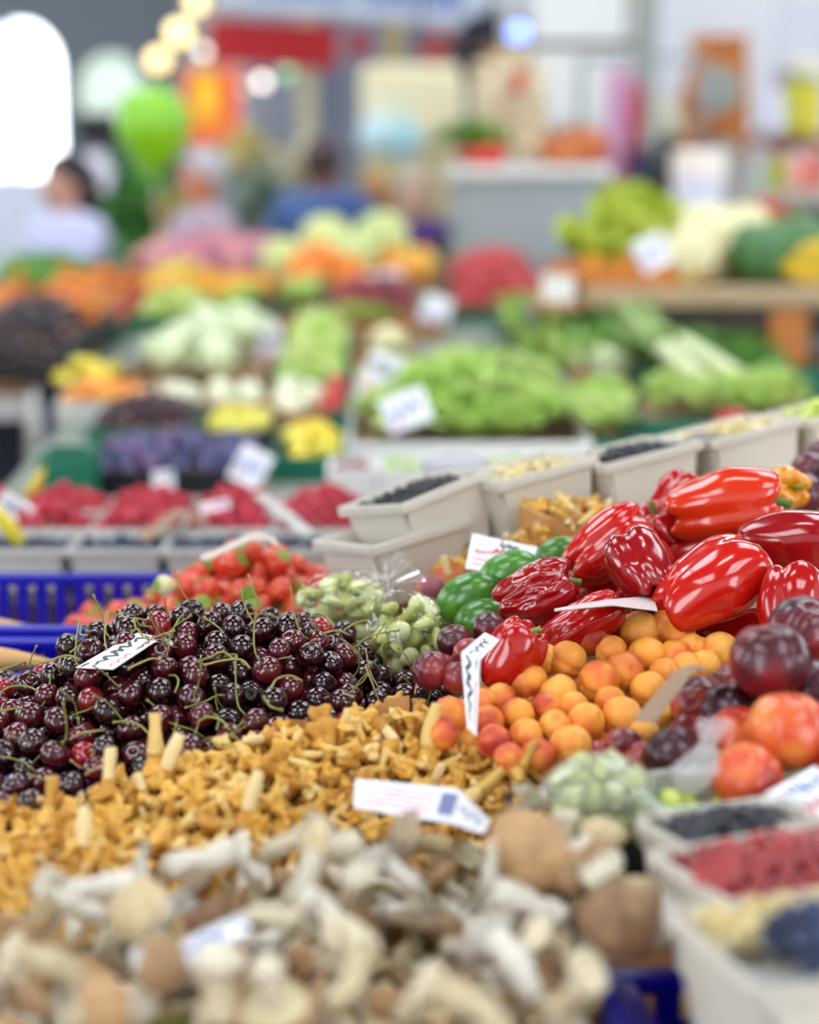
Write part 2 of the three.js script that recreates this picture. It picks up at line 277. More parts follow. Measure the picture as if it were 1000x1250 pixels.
// a bent card given by the two ends of each crease: [[a, b], ...], a and b points in the hall
function bentCard(ends, tex, label, opt = {}) {
  const o = thing('price_card', label, 'price card', opt.group), E = ends.map(([a, b]) => [P(...a), P(...b)]), c = E.reduce((s, [a, b]) => s.add(a).add(b), V()).multiplyScalar(0.5 / E.length); o.position.copy(c);
  const len = [0]; for (let i = 1; i < E.length; i++) len.push(len[i - 1] + E[i][0].distanceTo(E[i - 1][0])); const L = len.at(-1);
  const at = (u, v) => { let i = 1; while (i < E.length - 1 && len[i] < u * L - 1e-6) i++; const k = clamp((u * L - len[i - 1]) / (len[i] - len[i - 1])); return E[i - 1][0].clone().lerp(E[i][0], k).lerp(E[i - 1][1].clone().lerp(E[i][1], k), v).sub(c); };
  const g = grid(24, 4, (u, v) => at(u, 1 - v), { wrap: false, uv: true }); mesh('printed_face', g, opt.faceMat ?? cardMat[tex], o);
  const n = g.attributes.normal, b = g.clone(), p = b.attributes.position; for (let i = 0; i < p.count; i++) { const q = V().fromBufferAttribute(n, i), e = V().fromBufferAttribute(p, i).add(c).sub(EYE), s = q.dot(e) > 0 ? 1 : -1; p.setXYZ(i, p.getX(i) + q.x * s * 0.0008, p.getY(i) + q.y * s * 0.0008, p.getZ(i) + q.z * s * 0.0008); }
  mesh('card_back', b, opt.backMat ?? M.kraftGrey, o); return o;
}

// ---------------------------------------------------------------- tables
// the near counter, and the display tables whose tops slope up away from the aisle
function table(name, label, x0, x1, zNear, zFar, yNear, yFar, topMat, apronMat) {
  const o = thing(name, label, 'table'), t = 0.04;
  mesh('tabletop', hexa([[x0, yNear - t, -zNear], [x1, yNear - t, -zNear], [x1, yFar - t, -zFar], [x0, yFar - t, -zFar]], [[x0, yNear, -zNear], [x1, yNear, -zNear], [x1, yFar, -zFar], [x0, yFar, -zFar]]), topMat, o);
  mesh('apron', box(x1 - x0 - 0.04, 0.07, 0.02, (x0 + x1) / 2, yNear - t - 0.035, -zNear - 0.03), apronMat, o); mesh('skirt', box(x1 - x0 - 0.06, yNear - t - 0.03, 0.015, (x0 + x1) / 2, (yNear - t - 0.03) / 2, -zNear - 0.045), M.darkCloth, o);
  for (const x of [x0 + 0.06, x1 - 0.06]) for (const [z, y] of [[zNear + 0.07, yNear], [zFar - 0.06, yFar]]) mesh('leg', box(0.06, y - t, 0.06, x, (y - t) / 2, -z, 0.006), M.wood, o);
  return o;
}
const slope = (D) => 0.6525 + 0.0895 * D, TILT = Math.atan(0.0895);
const onSlope = (px, py) => { const d = ray(px, py), s = (0.6525 - EYE.y) / (d.y + 0.0895 * d.z); return d.multiplyScalar(s).add(EYE); };
const NEAR = 0.88;
table('market_counter', 'near wooden counter carrying the cherries, peppers and mushrooms', -1.1, 1.1, 0.62, 3.02, NEAR, NEAR, M.wood, M.white);
table('display_table', 'sloping display table of lettuces, grapes and plums behind the berry punnets', -0.80, 1.45, 3.12, 4.43, slope(3.12), slope(4.43), M.tabletop, M.darkCloth);
table('display_table', 'sloping display table of melons, oranges and strawberries before the shoppers', -0.96, 0.465, 4.45, 7.0, slope(4.45), slope(7.0), M.tabletop, M.darkCloth);
table('display_table', 'white-fronted table of carrots and dark berries beside the aisle', -1.55, -1.02, 4.55, 5.9, 1.04, 1.16, M.wood, M.white);

// ---------------------------------------------------------------- kinds of produce (unit radius 1 unless said)
const K = {};
// cherries: dark gloss fruit with a stem dimple
{
  const geo = [0, 1, 2].map((k) => ball(7, (d) => { const dim = Math.exp(-((1 - d.y) / 0.09)), s = 1 - 0.26 * dim - 0.03 * Math.exp(-((1 + d.y) / 0.03)), cleft = 1 - 0.03 * Math.exp(-((d.x * 6) ** 2)) * (d.z > 0 ? 1 : 0); return V(d.x * s * cleft * 1.03, d.y * s * 0.94, d.z * s * cleft * 0.97); }));
  const shade = ['#33060e', '#3e0812', '#4a0b15', '#28050c', '#560e18', '#7a1019', '#9c141b'].map((c) => phy(c, 0.13, { clearcoat: 0.6, clearcoatRoughness: 0.06, specularIntensity: 1 }));
  const stemG = [0, 1, 2, 3, 4].map((k) => { const a = k * 1.3, b = 0.7 + 0.35 * k; return merged([tube([V(0, 0.72, 0), V(0.1 * Math.cos(a), 1.4, 0.1 * Math.sin(a)), V(0.5 * b * Math.cos(a), 2.3, 0.5 * b * Math.sin(a)), V(1.2 * b * Math.cos(a + 0.3), 3.0 + 0.2 * k, 1.2 * b * Math.sin(a + 0.3))], 0.058, 10, 6, (v) => 1 + 0.9 * sstep(0.9, 1, v))]); });
  const stemM = [phy('#8f8a3c', 0.5), phy('#7d8236', 0.5), phy('#a58e58', 0.55)];
  K.cherry = []; K.cherryBare = []; K.cherryGeo = geo; K.cherryMat = shade; K.cherryStem = stemG; K.cherryStemMat = stemM;
  for (let i = 0; i < 14; i++) { const m = i < 10 ? shade[i % 5] : shade[3 + i % 4]; K.cherry.push(proto('cherry', [['fruit', geo[i % 3], m], ['stem', stemG[i % 5], stemM[i % 3]]])); K.cherryBare.push(proto('cherry', [['fruit', geo[i % 3], m]])); }
}
// apricots, nectarines, peaches: skin blush in patches
const stoneFruit = (cols, cleft, seed, det = 9) => ball(det, (d) => { const dim = Math.exp(-((1 - d.y) / 0.05)), c = cleft * Math.exp(-((d.x * 7) ** 2)) * sstep(-0.9, 0.2, d.z), n = 0.025 * noise(d.x * 1.3 + seed, d.y * 1.3, d.z * 1.3); const s = 1 - 0.16 * dim - c + n; return V(d.x * s, d.y * s * 0.96, d.z * s); },
  (d) => { const b = V(Math.cos(seed * 2.1), 0.5 * Math.sin(seed), Math.sin(seed * 2.1)).normalize().dot(d), n = noise(d.x * 0.8 + seed * 3.1, d.y * 0.8 + seed, d.z * 0.8), f = fbm(d.x * 9 + seed, d.y * 9, d.z * 9) * 0.07, t = clamp(0.45 + 0.42 * b + 0.28 * n + f); return t < 0.5 ? mixc(cols[0], cols[1], sstep(0.12, 0.5, t)) : mixc(cols[1], cols[2], sstep(0.5, 0.9, t)); });
{
  const fuzz = vcol(0.5, { sheen: 0.5, sheenColor: new THREE.Color('#ffd9a8'), sheenRoughness: 0.5 });
  const A = [['#f4a640', '#ef9434', '#e46c30'], ['#f6ae48', '#f29c38', '#ea8034'], ['#f0a03c', '#e57e38', '#c84a2c'], ['#ee9038', '#dc6232', '#b43428'], ['#f7b452', '#f2a240', '#ee9036']];
  K.apricot = A.concat(A).map((c, i) => proto('apricot', [['fruit', stoneFruit(c.map(lin), 0.07, i * 1.7), fuzz]]));
  K.apricotRed = [3, 8, 2].map((i) => K.apricot[i]); K.apricotYellow = [1, 4, 0, 6, 9].map((i) => K.apricot[i]);
  const shine = vcol(0.3, { clearcoat: 0.25, clearcoatRoughness: 0.15 });
  const N = [['#3a0a16', '#611020', '#8d1c22'], ['#4a0c1a', '#7d1820', '#b8482a'], ['#a82a22', '#d34f28', '#e8823c'], ['#2b0a18', '#45101f', '#6e1a26'], ['#4a0f22', '#7d1822', '#c04a2a'], ['#8e1a1e', '#c23c24', '#e06a30']];
  K.nectarine = N.map((c, i) => proto('nectarine', [['fruit', stoneFruit(c.map(lin), 0.06, i * 2.3 + 9, 12), shine]]));
  const pl = vcol(0.3, { clearcoat: 0.3, clearcoatRoughness: 0.3 });
  K.plum = [['#4a0d1c', '#711826', '#8d2a2a'], ['#6a1420', '#8c2226', '#a63a30'], ['#35101f', '#551a2c', '#6d2430']].map((c, i) => proto('plum', [['fruit', stoneFruit(c.map(lin), 0.06, i + 30, 9), pl]]));
  K.bluePlum = [['#3b3c6a', '#55507c', '#6b4a70'], ['#2b3058', '#3f4470', '#5f5a8a'], ['#4a3a66', '#5c4474', '#7c5a80']].map((c, i) => proto('blue_plum', [['fruit', stoneFruit(c.map(lin), 0.04, i + 40, 4), vcol(0.5)]]));
  K.peach = [['#c9754e', '#d66a54', '#b9425a'], ['#8d4a54', '#9c5460', '#c07060']].map((c, i) => proto('peach', [['fruit', stoneFruit(c.map(lin), 0.07, i + 50, 8), fuzz]]));
  K.pinkPeach = [['#d88a7c', '#c8708a', '#a8729a'], ['#e0a08c', '#d07c8c', '#b48aa8']].map((c, i) => proto('peach', [['fruit', stoneFruit(c.map(lin), 0.06, i + 55, 4), fuzz]]));
  K.orange = [['#f08a1c', '#ee8420', '#e8761c'], ['#f4982a', '#ef8a22', '#e97a1e']].map((c, i) => proto('orange', [['fruit', stoneFruit(c.map(lin), 0, i + 60, 4), vcol(0.42)]]));
  K.mango = [['#e9b02a', '#e59a22', '#d9751f'], ['#eeba36', '#e8a22a', '#d98626']].map((c, i) => proto('mango', [['fruit', (() => { const g = stoneFruit(c.map(lin), 0, i + 65, 4); g.scale(1, 1.35, 0.85); return g; })(), vcol(0.4)]]));
  K.tomato = [['#c8201c', '#cf2a1e', '#b8181a'], ['#d6301f', '#cc2420', '#ba1a1c']].map((c, i) => proto('tomato', [['fruit', stoneFruit(c.map(lin), 0, i + 70, 5), vcol(0.2)], ['calyx', leafStar(6, 0.5, 0.14).translate(0, 0.86, 0), M.stemDark]]));
  K.lemon = [['#efd63a', '#ecd030', '#e4c426'], ['#f2de58', '#ead43c', '#d6ca3a']].map((c, i) => proto('lemon', [['fruit', ball(5, (d) => { const e = Math.pow(Math.abs(d.y), 10) * 0.28; return V(d.x * (0.78), d.y * (1 + e), d.z * 0.78); }, (d) => mixc(lin(c[0]), lin(c[2]), clamp(0.5 + fbm(d.x * 3 + i, d.y * 3, d.z * 3)))), vcol(0.4)]]));
  K.melon = [['#e6e2a0', '#d3d888', '#b8cc78'], ['#dfe0a4', '#bcd088', '#a8c470']].map((c, i) => proto('melon', [['fruit', ball(9, (d) => 1 + 0.02 * Math.cos(Math.atan2(d.z, d.x) * 10), (d) => mixc(lin(c[0]), lin(c[2]), clamp(0.5 + 0.35 * Math.cos(Math.atan2(d.z, d.x) * 10) + fbm(d.x * 3 + i, d.y * 3, d.z * 3) * 0.4))), vcol(0.55)], ['stem', tube([V(0, 0.97, 0), V(0.02, 1.1, 0), V(0.1, 1.2, 0.02)], 0.06, 6, 6), M.stemGreen]]));
  K.onion = [['#efe6cc', '#e8e0c0', '#d8dcb0'], ['#f0ead8', '#e4e2c8', '#cfd8a8']].map((c, i) => proto('white_onion', [['bulb', ball(6, (d) => { const e = 0.35 * Math.exp(-(1 - d.y) / 0.05); return V(d.x * (1 - 0.3 * e), d.y * (0.85 + e), d.z * (1 - 0.3 * e)); }, (d) => mixc(lin(c[0]), lin(c[2]), clamp(0.5 + fbm(d.x * 3 + i, d.y, d.z * 3)))), vcol(0.45)]]));
}
// leaf star: a ring of pointed leaves (calyx)
function leafStar(n, len, w, droop = 0.35) {
  const gs = []; for (let k = 0; k < n; k++) { const a = k / n * 2 * Math.PI; gs.push(grid(4, 6, (u, v) => { const s = (u - 0.5) * 2 * w * Math.sin(Math.PI * Math.min(0.98, v * 0.85 + 0.12)), r = v * len, y = -droop * v * v * len + 0.04 + 0.2 * Math.abs(u - 0.5) * w; return V(r * Math.cos(a) - s * Math.sin(a), y, r * Math.sin(a) + s * Math.cos(a)); }, { wrap: false })); }
  return mergeGeometries(gs);
}
// bell peppers: lobed body, shoulders round a sunken stem, dimpled tip; y is the long axis with the stem at the top; half length 1, radius about 0.72
function pepperGeo(lobes, seed, fat = 0.74, wrinkle = 0) {
  const ph = seed * 1.7;
  return grid(112, 72, (u, v) => {
    const t = v * Math.PI, a = u * 2 * Math.PI, s = Math.sin(t), c = Math.cos(t), wob = a + ph + 0.3 * Math.sin(a + seed) + 0.12 * Math.sin(2 * a + seed * 3);
    const prof = Math.pow(Math.abs(s), 0.42) * (0.90 + 0.10 * c), k = 0.5 + 0.5 * Math.cos(wob * lobes), valley = Math.pow(1 - k, 3.2), end = 1 - sstep(0.25, 0.95, s);
    const n = 0.06 * noise(Math.cos(a) * 0.6 + seed, c * 0.8, Math.sin(a) * 0.6 + seed * 2), w = wrinkle * (0.08 * noise(Math.cos(a) * 2.6 + seed, c * 1.3, Math.sin(a) * 2.6) + 0.018 * noise(Math.cos(a) * 6, c * 3, Math.sin(a) * 6));
    const r = fat * (prof * (1 - valley * lerp(0.11, 0.20, end)) * (1 + n) + w * s);
    let y = c * (0.90 + 0.12 * k * end); if (c > 0) y -= 0.40 * Math.exp(-Math.pow(r / 0.26, 2)); else y += 0.24 * Math.exp(-Math.pow(r / 0.2, 2));
    return V(Math.cos(a) * r * 1.03, y, Math.sin(a) * r * 0.97 + 0.06 * Math.sin(y * 1.6 + seed));
  });
}
K.pepperStem = [0, 1, 2].map((k) => merged([tube([V(0, 0.48, 0), V(0.01, 0.66, 0), V(0.05 + 0.05 * k, 0.88, 0.02), V(0.14 + 0.1 * k, 1.04, 0.04)], 0.085, 10, 10, (v) => 1.25 - 0.5 * v + 0.35 * sstep(0.85, 1, v)), ball(5, (d) => V(d.x * 0.2, 0.51 + d.y * 0.05, d.z * 0.2))]));
K.pepperMat = ['#b00d0c', '#960a10', '#c4160c', '#a40c0e', '#980a12', '#d2300e', '#e09018'].map((c) => phy(c, 0.16, { clearcoat: 0.7, clearcoatRoughness: 0.08 }));
// fava beans, strawberries, berries
const beanGeo = ball(6, (d) => V(d.x * (1 + 0.08 * d.y * d.y), d.y * 0.78 - 0.18 * d.x * d.x, d.z * 0.5));
K.bean = ['#c6c684', '#b9be74', '#d0cf98', '#b2b86c'].map((c) => proto('broad_bean', [['bean', beanGeo, std(c, 0.5)]]));
{
  const straw = (seed) => ball(9, (d) => { const k = lerp(0.62, 1, sstep(-1, 0.45, d.y)), s = 1 - 0.12 * Math.exp(-(1 - d.y) / 0.06); return V(d.x * k * s, d.y * 1.12 * s, d.z * k * s); }, (d) => { const row = Math.round((d.y + 1) * 5.5), a = Math.atan2(d.z, d.x) * (4 + 3 * Math.sqrt(1 - d.y * d.y)) + row * 1.6, on = Math.cos(a) > 0.93 && Math.abs((d.y + 1) * 5.5 - row) < 0.2; return on ? lin('#e9b95a') : mixc(lin('#d2201a'), lin('#e85a34'), clamp(0.35 + 0.7 * fbm(d.x * 1.5 + seed, d.y * 1.5, d.z * 1.5) + 0.35 * sstep(0.6, 1, d.y))); });
  const leafM = phy('#7fa03a', 0.55);
  K.strawberry = [0, 1, 2, 3].map((k) => proto('strawberry', [['fruit', straw(k * 3.3), vcol(0.3, { clearcoat: 0.3, clearcoatRoughness: 0.2 })], ['calyx', leafStar(8, 0.72, 0.18, 0.1).translate(0, 0.98, 0), leafM]]));
  K.strawberryFar = [0, 1].map((k) => proto('strawberry', [['fruit', ball(4, (d) => { const q = lerp(0.62, 1, sstep(-1, 0.45, d.y)); return V(d.x * q, d.y * 1.1, d.z * q); }), phy(['#c0343a', '#b02232'][k], 0.35)]]));
  const pts = []; for (let i = 0; i < 46; i++) { const y = 1 - (i + 0.5) / 46 * 2, r = Math.sqrt(1 - y * y), a = i * 2.39996; pts.push(V(Math.cos(a) * r, y, Math.sin(a) * r)); }
  const rasp = ball(7, (d) => { let m = -1; for (const p of pts) m = Math.max(m, p.dot(d)); const bump = Math.sqrt(clamp(1 - ((1 - m) / 0.05) ** 2 * 0.5, 0, 1)), k = lerp(0.8, 1, sstep(-1, 0.2, -d.y)), s = 0.84 + 0.16 * bump - 0.35 * Math.exp(-(1 - d.y) / 0.06); return V(d.x * s * k, d.y * 1.1 * s, d.z * s * k); });
  K.raspberry = ['#b81f38', '#c5304a', '#a01830'].map((c) => proto('raspberry', [['fruit', rasp, phy(c, 0.5)]]));
  const blue = ball(4, (d) => { const s = 1 - 0.14 * Math.exp(-(1 - d.y) / 0.05) + 0.05 * Math.exp(-((((1 - d.y) - 0.13) / 0.05) ** 2)); return V(d.x * s, d.y * 0.88 * s, d.z * s); });
  K.blueberry = ['#2a3350', '#1d2740', '#38456a'].map((c) => proto('blueberry', [['fruit', blue, std(c, 0.55)]]));
  K.blackcurrant = ['#12131c', '#1a1c28', '#0d0e14'].map((c) => proto('blackcurrant', [['fruit', blue, phy(c, 0.25)]]));
  const cur = ball(4, (d) => V(d.x, d.y + 0.18 * Math.exp(-(1 + d.y) / 0.03) * -1, d.z));
  K.redcurrant = ['#9c0f18', '#b01a1e', '#8a0c16'].map((c) => proto('redcurrant', [['fruit', cur, phy(c, 0.15, { clearcoat: 0.5 })]]));
  K.whitecurrant = ['#dcc78c', '#e2d0a0', '#cdb478'].map((c) => proto('white_currant', [['fruit', cur, phy(c, 0.3)]]));
  K.gooseberry = ['#aebf3a', '#9db232', '#c0cc5c'].map((c) => proto('gooseberry', [['fruit', ball(5, (d) => V(d.x * 0.92, d.y * 1.08, d.z * 0.92), (d) => mixc(lin(c), lin('#d9e08a'), 0.5 + 0.5 * Math.cos(Math.atan2(d.z, d.x) * 8) > 0.9 ? 0.6 : 0)), vcol(0.25)]]));
  K.greenGrape = ['#bccf6c', '#accb5c', '#ccd888', '#9cbc54'].map((c) => proto('green_grape', [['fruit', ball(3, (d) => V(d.x * 0.9, d.y * 1.15, d.z * 0.9)), phy(c, 0.3)]]));
  K.blackGrape = ['#3a1826', '#4e2430', '#2a121e'].map((c) => proto('black_grape', [['fruit', ball(3, () => 1), phy(c, 0.25)]]));
  K.blackberry = ['#2a1420', '#3a1c2a', '#221018'].map((c) => proto('blackberry', [['fruit', ball(3, () => 1), phy(c, 0.3)]]));
  K.redGrape = ['#8a2030', '#a02a3a', '#70182a'].map((c) => proto('red_grape', [['fruit', ball(3, () => 1), phy(c, 0.3)]]));
}
// green mangoes, pears, carrots, cauliflower, lettuces, squash
K.greenMango = ['#2c640c', '#3a7410', '#285a10'].map((c, i) => proto('green_mango', [['fruit', ball(10, (d) => V(d.x * 0.74, d.y * 1.05 + 0.04 * d.x, d.z * 0.72), (d) => mixc(lin(c), lin('#56902a'), clamp(0.4 + 0.8 * fbm(d.x * 1.2 + i * 5, d.y * 1.2, d.z * 1.2)))), vcol(0.28, { clearcoat: 0.4, clearcoatRoughness: 0.15 })], ['stem', tube([V(0, 1.02, 0), V(0.01, 1.1, 0), V(0.03, 1.14, 0)], 0.05, 5, 6), M.stemDark]]));
K.pear = ['#dcd04a', '#cfc83c', '#e4da62'].map((c) => proto('pear', [['fruit', grid(20, 16, (u, v) => { const t = v * Math.PI, s = Math.sin(t), k = 1 - 0.42 * sstep(-0.2, 0.9, Math.cos(t)); return V(Math.cos(u * 6.2832) * s * k, Math.cos(t) * 1.3, Math.sin(u * 6.2832) * s * k); }), std(c, 0.45)], ['stem', tube([V(0, 1.28, 0), V(0.03, 1.5, 0), V(0.12, 1.7, 0)], 0.06, 5, 5), M.darkWood]]));
K.carrot = ['#e8822c', '#ee9038', '#df7424'].map((c) => proto('carrot', [['root', grid(14, 14, (u, v) => { const r = 0.34 * Math.pow(Math.sin(Math.PI * Math.min(0.999, 0.08 + v * 0.92)), 0.45) * lerp(1, 0.25, v) * (1 + 0.04 * Math.sin(v * 60)); return V(Math.cos(u * 6.2832) * r, 1.4 - v * 2.8, Math.sin(u * 6.2832) * r); }), std(c, 0.5)]]));
function leafyHead(cols, nLeaf, seed, tight) {      // wavy leaves round a heart
  const r_ = mulberry(seed), gs = [];
  for (let k = 0; k < nLeaf; k++) {
    const f = k / nLeaf, az = k * 2.39996, open = lerp(0.15, 1.25, f) * tight, size = lerp(0.75, 1.1, f), c = mixc(lin(cols[0]), lin(cols[1]), clamp(f * 0.8 + r_() * 0.3)), ph = r_() * 9;
    gs.push(grid(8, 8, (u, v) => { const s = (u - 0.5) * 2, w = 0.55 * Math.pow(Math.sin(Math.PI * Math.min(0.97, 0.1 + v * 0.8)), 0.6) * size, el = lerp(1.45 - open * 0.4, 1.5 - open, v), rad = size * v * (0.55 + 0.45 * v), ruff = 0.1 * v * Math.sin(s * 9 + ph + v * 5) * (0.4 + Math.abs(s)); const x = Math.cos(el) * rad + 0.12 - 0.16 * s * s * (1 - open * 0.5), y = Math.sin(el) * rad * 0.85 + ruff - 0.25, z = s * w; return V(x * Math.cos(az) - z * Math.sin(az), y, x * Math.sin(az) + z * Math.cos(az)); }, { wrap: false, colour: (u, v) => mixc(lin(cols[2]), c, sstep(0.0, 0.35, Math.abs(u - 0.5) * 2 + v * 0.5)) }));
  }
  return gs;
}
function leafyProto(name, cols, n, seed, tight, rough = 0.5) { const g = new THREE.Group(); g.name = name; const m = vcol(rough, { transmission: 0.0 }); for (const q of leafyHead(cols, n, seed, tight)) mesh('leaf', q, m, g); return g; }
K.lettuce = [1, 2, 3].map((s) => leafyProto('lettuce', [['#d0e08c', '#b9d46c', '#eef2d0'], ['#bcd870', '#a4c858', '#e6eec4'], ['#d8e49c', '#c0d87c', '#f0f4dc']][s - 1], 18, s, 1.0));
K.yellowLettuce = [4, 5].map((s) => leafyProto('pointed_cabbage', ['#cfd660', '#b6c83c', '#eef0b8'], 16, s, 0.75));
K.cabbage = [6, 7].map((s) => { const g = leafyProto('white_cabbage', ['#dfe4c0', '#c8d6a8', '#f0f0dc'], 12, s, 1.15); mesh('heart', ball(8, (d) => 0.62 * (1 + 0.04 * fbm(d.x * 3, d.y * 3, d.z * 3 + s)), (d) => mixc(lin('#e6e9c8'), lin('#c9d8a4'), clamp(0.5 + fbm(d.x * 4, d.y * 4, d.z * 4)))), vcol(0.5), g); return g; });
K.kale = [8, 9].map((s) => leafyProto('leafy_green', ['#8aba5c', '#6ca050', '#ccdca8'], 16, s, 1.0));
K.cauliflower = [0, 1].map((k) => { const pts = []; for (let i = 0; i < 60; i++) { const y = 1 - (i + 0.5) / 60 * 2, r = Math.sqrt(1 - y * y), a = i * 2.39996 + k; pts.push(V(Math.cos(a) * r, y, Math.sin(a) * r)); } const g = proto('cauliflower', [['curd', ball(12, (d) => { let m = -1; for (const p of pts) m = Math.max(m, p.dot(d)); return (0.82 + 0.16 * Math.sqrt(clamp(1 - (1 - m) / 0.04))) * (1 + 0.02 * fbm(d.x * 12, d.y * 12, d.z * 12)) * (d.y < 0 ? 0.9 : 1); }, (d) => mixc(lin('#efe6c0'), lin('#dccf98'), clamp(0.5 + fbm(d.x * 5, d.y * 5, d.z * 5)))), vcol(0.8)], ['stalk', tube([V(0, -0.7, 0), V(0, -0.9, 0), V(0, -1.0, 0)], 0.3, 4, 8), M.stemGreen]]); for (const q of leafyHead(['#a9c46a', '#8fb04e', '#dfe6b8'], 6, 60 + k, 1.3)) mesh('leaf', q.scale(1.05, 0.7, 1.05).translate(0, -0.45, 0), vcol(0.55), g); return g; });
K.squash = [0, 1].map((k) => proto('green_squash', [['fruit', ball(12, (d) => { const r = 1 + 0.06 * Math.cos(Math.atan2(d.z, d.x) * 9) * (1 - d.y * d.y); return V(d.x * r, d.y * 0.85 - 0.1 * Math.exp(-(1 - d.y) / 0.08), d.z * r); }, (d) => mixc(lin('#2e5a34'), lin('#5a8a4c'), clamp(0.45 + 0.35 * Math.cos(Math.atan2(d.z, d.x) * 9) + 0.5 * fbm(d.x * 4 + k, d.y * 4, d.z * 4)))), vcol(0.45)], ['stem', tube([V(0, 0.72, 0), V(0.03, 0.95, 0), V(0.12, 1.1, 0)], 0.1, 6, 7, (v) => 1.3 - 0.5 * v), M.stemGreen]]));
K.pumpkin = [0].map(() => proto('orange_pumpkin', [['fruit', ball(11, (d) => { const r = 1 + 0.09 * Math.cos(Math.atan2(d.z, d.x) * 10) * (1 - d.y * d.y); return V(d.x * r, d.y * 0.72 - 0.12 * Math.exp(-(1 - d.y) / 0.08), d.z * r); }, (d) => mixc(lin('#c9733a'), lin('#b85a24'), clamp(0.5 + fbm(d.x * 3, d.y * 3, d.z * 3)))), vcol(0.5)], ['stem', tube([V(0, 0.58, 0), V(0.03, 0.85, 0), V(0.1, 1.0, 0)], 0.1, 6, 7), M.stemGreen]]));
K.banana = ['#e5c02c', '#eccb3c'].map((c) => proto('banana', [['fruit', tube([V(-1, 0.35, 0), V(-0.6, 0.05, 0), V(0, -0.08, 0), V(0.6, 0.05, 0), V(1, 0.4, 0)], 0.2, 14, 7, (v) => Math.pow(Math.sin(Math.PI * clamp(v, 0.03, 0.97)), 0.35)), std(c, 0.45)], ['tip', tube([V(1, 0.4, 0), V(1.08, 0.5, 0), V(1.14, 0.6, 0)], 0.055, 4, 6), M.darkWood]]));
// chanterelles: wavy funnel cap running down into the stem; along y, cap at the top, overall half length 1
{
  const mats = [['#d89f3a', '#d6a850'], ['#e0ae50', '#ddb86e'], ['#bf852c', '#c4933e'], ['#e6c278', '#e4ca92']].map((c) => c.map((h) => std(h, 0.62, { side: THREE.DoubleSide })));
  K.chanterelle = [0, 1, 2, 3, 4, 5, 6].map((k) => {
    const ph = k * 1.9, wide = 0.42 + 0.09 * (k % 3), rip = (a) => 1 + 0.16 * Math.sin(a * 3 + ph) + 0.09 * Math.sin(a * 5 + ph * 2), lean = 0.25 * Math.sin(ph);
    const cap = grid(24, 10, (u, v) => { const a = u * 6.2832, out = v < 0.5, t = out ? v * 2 : (1 - v) * 2, r = lerp(0.2, wide * rip(a), Math.pow(t, 1.3)), rim = 0.72 + 0.10 * Math.sin(a * 3 + ph) - 0.10 * sstep(0.75, 1, t), y = out ? lerp(0.0, rim - 0.03, Math.pow(t, 0.8)) : lerp(0.5, rim + 0.05 * sstep(1, 0.8, t), t); return V(Math.cos(a) * (out ? r : r * lerp(0.1, 1, t)) + lean * y * 0.4, y, Math.sin(a) * (out ? r : r * lerp(0.1, 1, t))); });
    const stem = tube([V(lean * 0.02, 0.2, 0), V(0, -0.3, 0.02), V(-0.06 * Math.cos(ph), -0.75, 0.05), V(-0.1 * Math.cos(ph), -1, 0.05)], 0.23, 8, 10, (v) => 1.05 - 0.3 * v + 0.14 * Math.sin(v * 5 + ph));
    return proto('chanterelle', [['cap', cap, mats[k % 4][0]], ['stem', stem, mats[(k + 1) % 4][1]]]);
  });
}
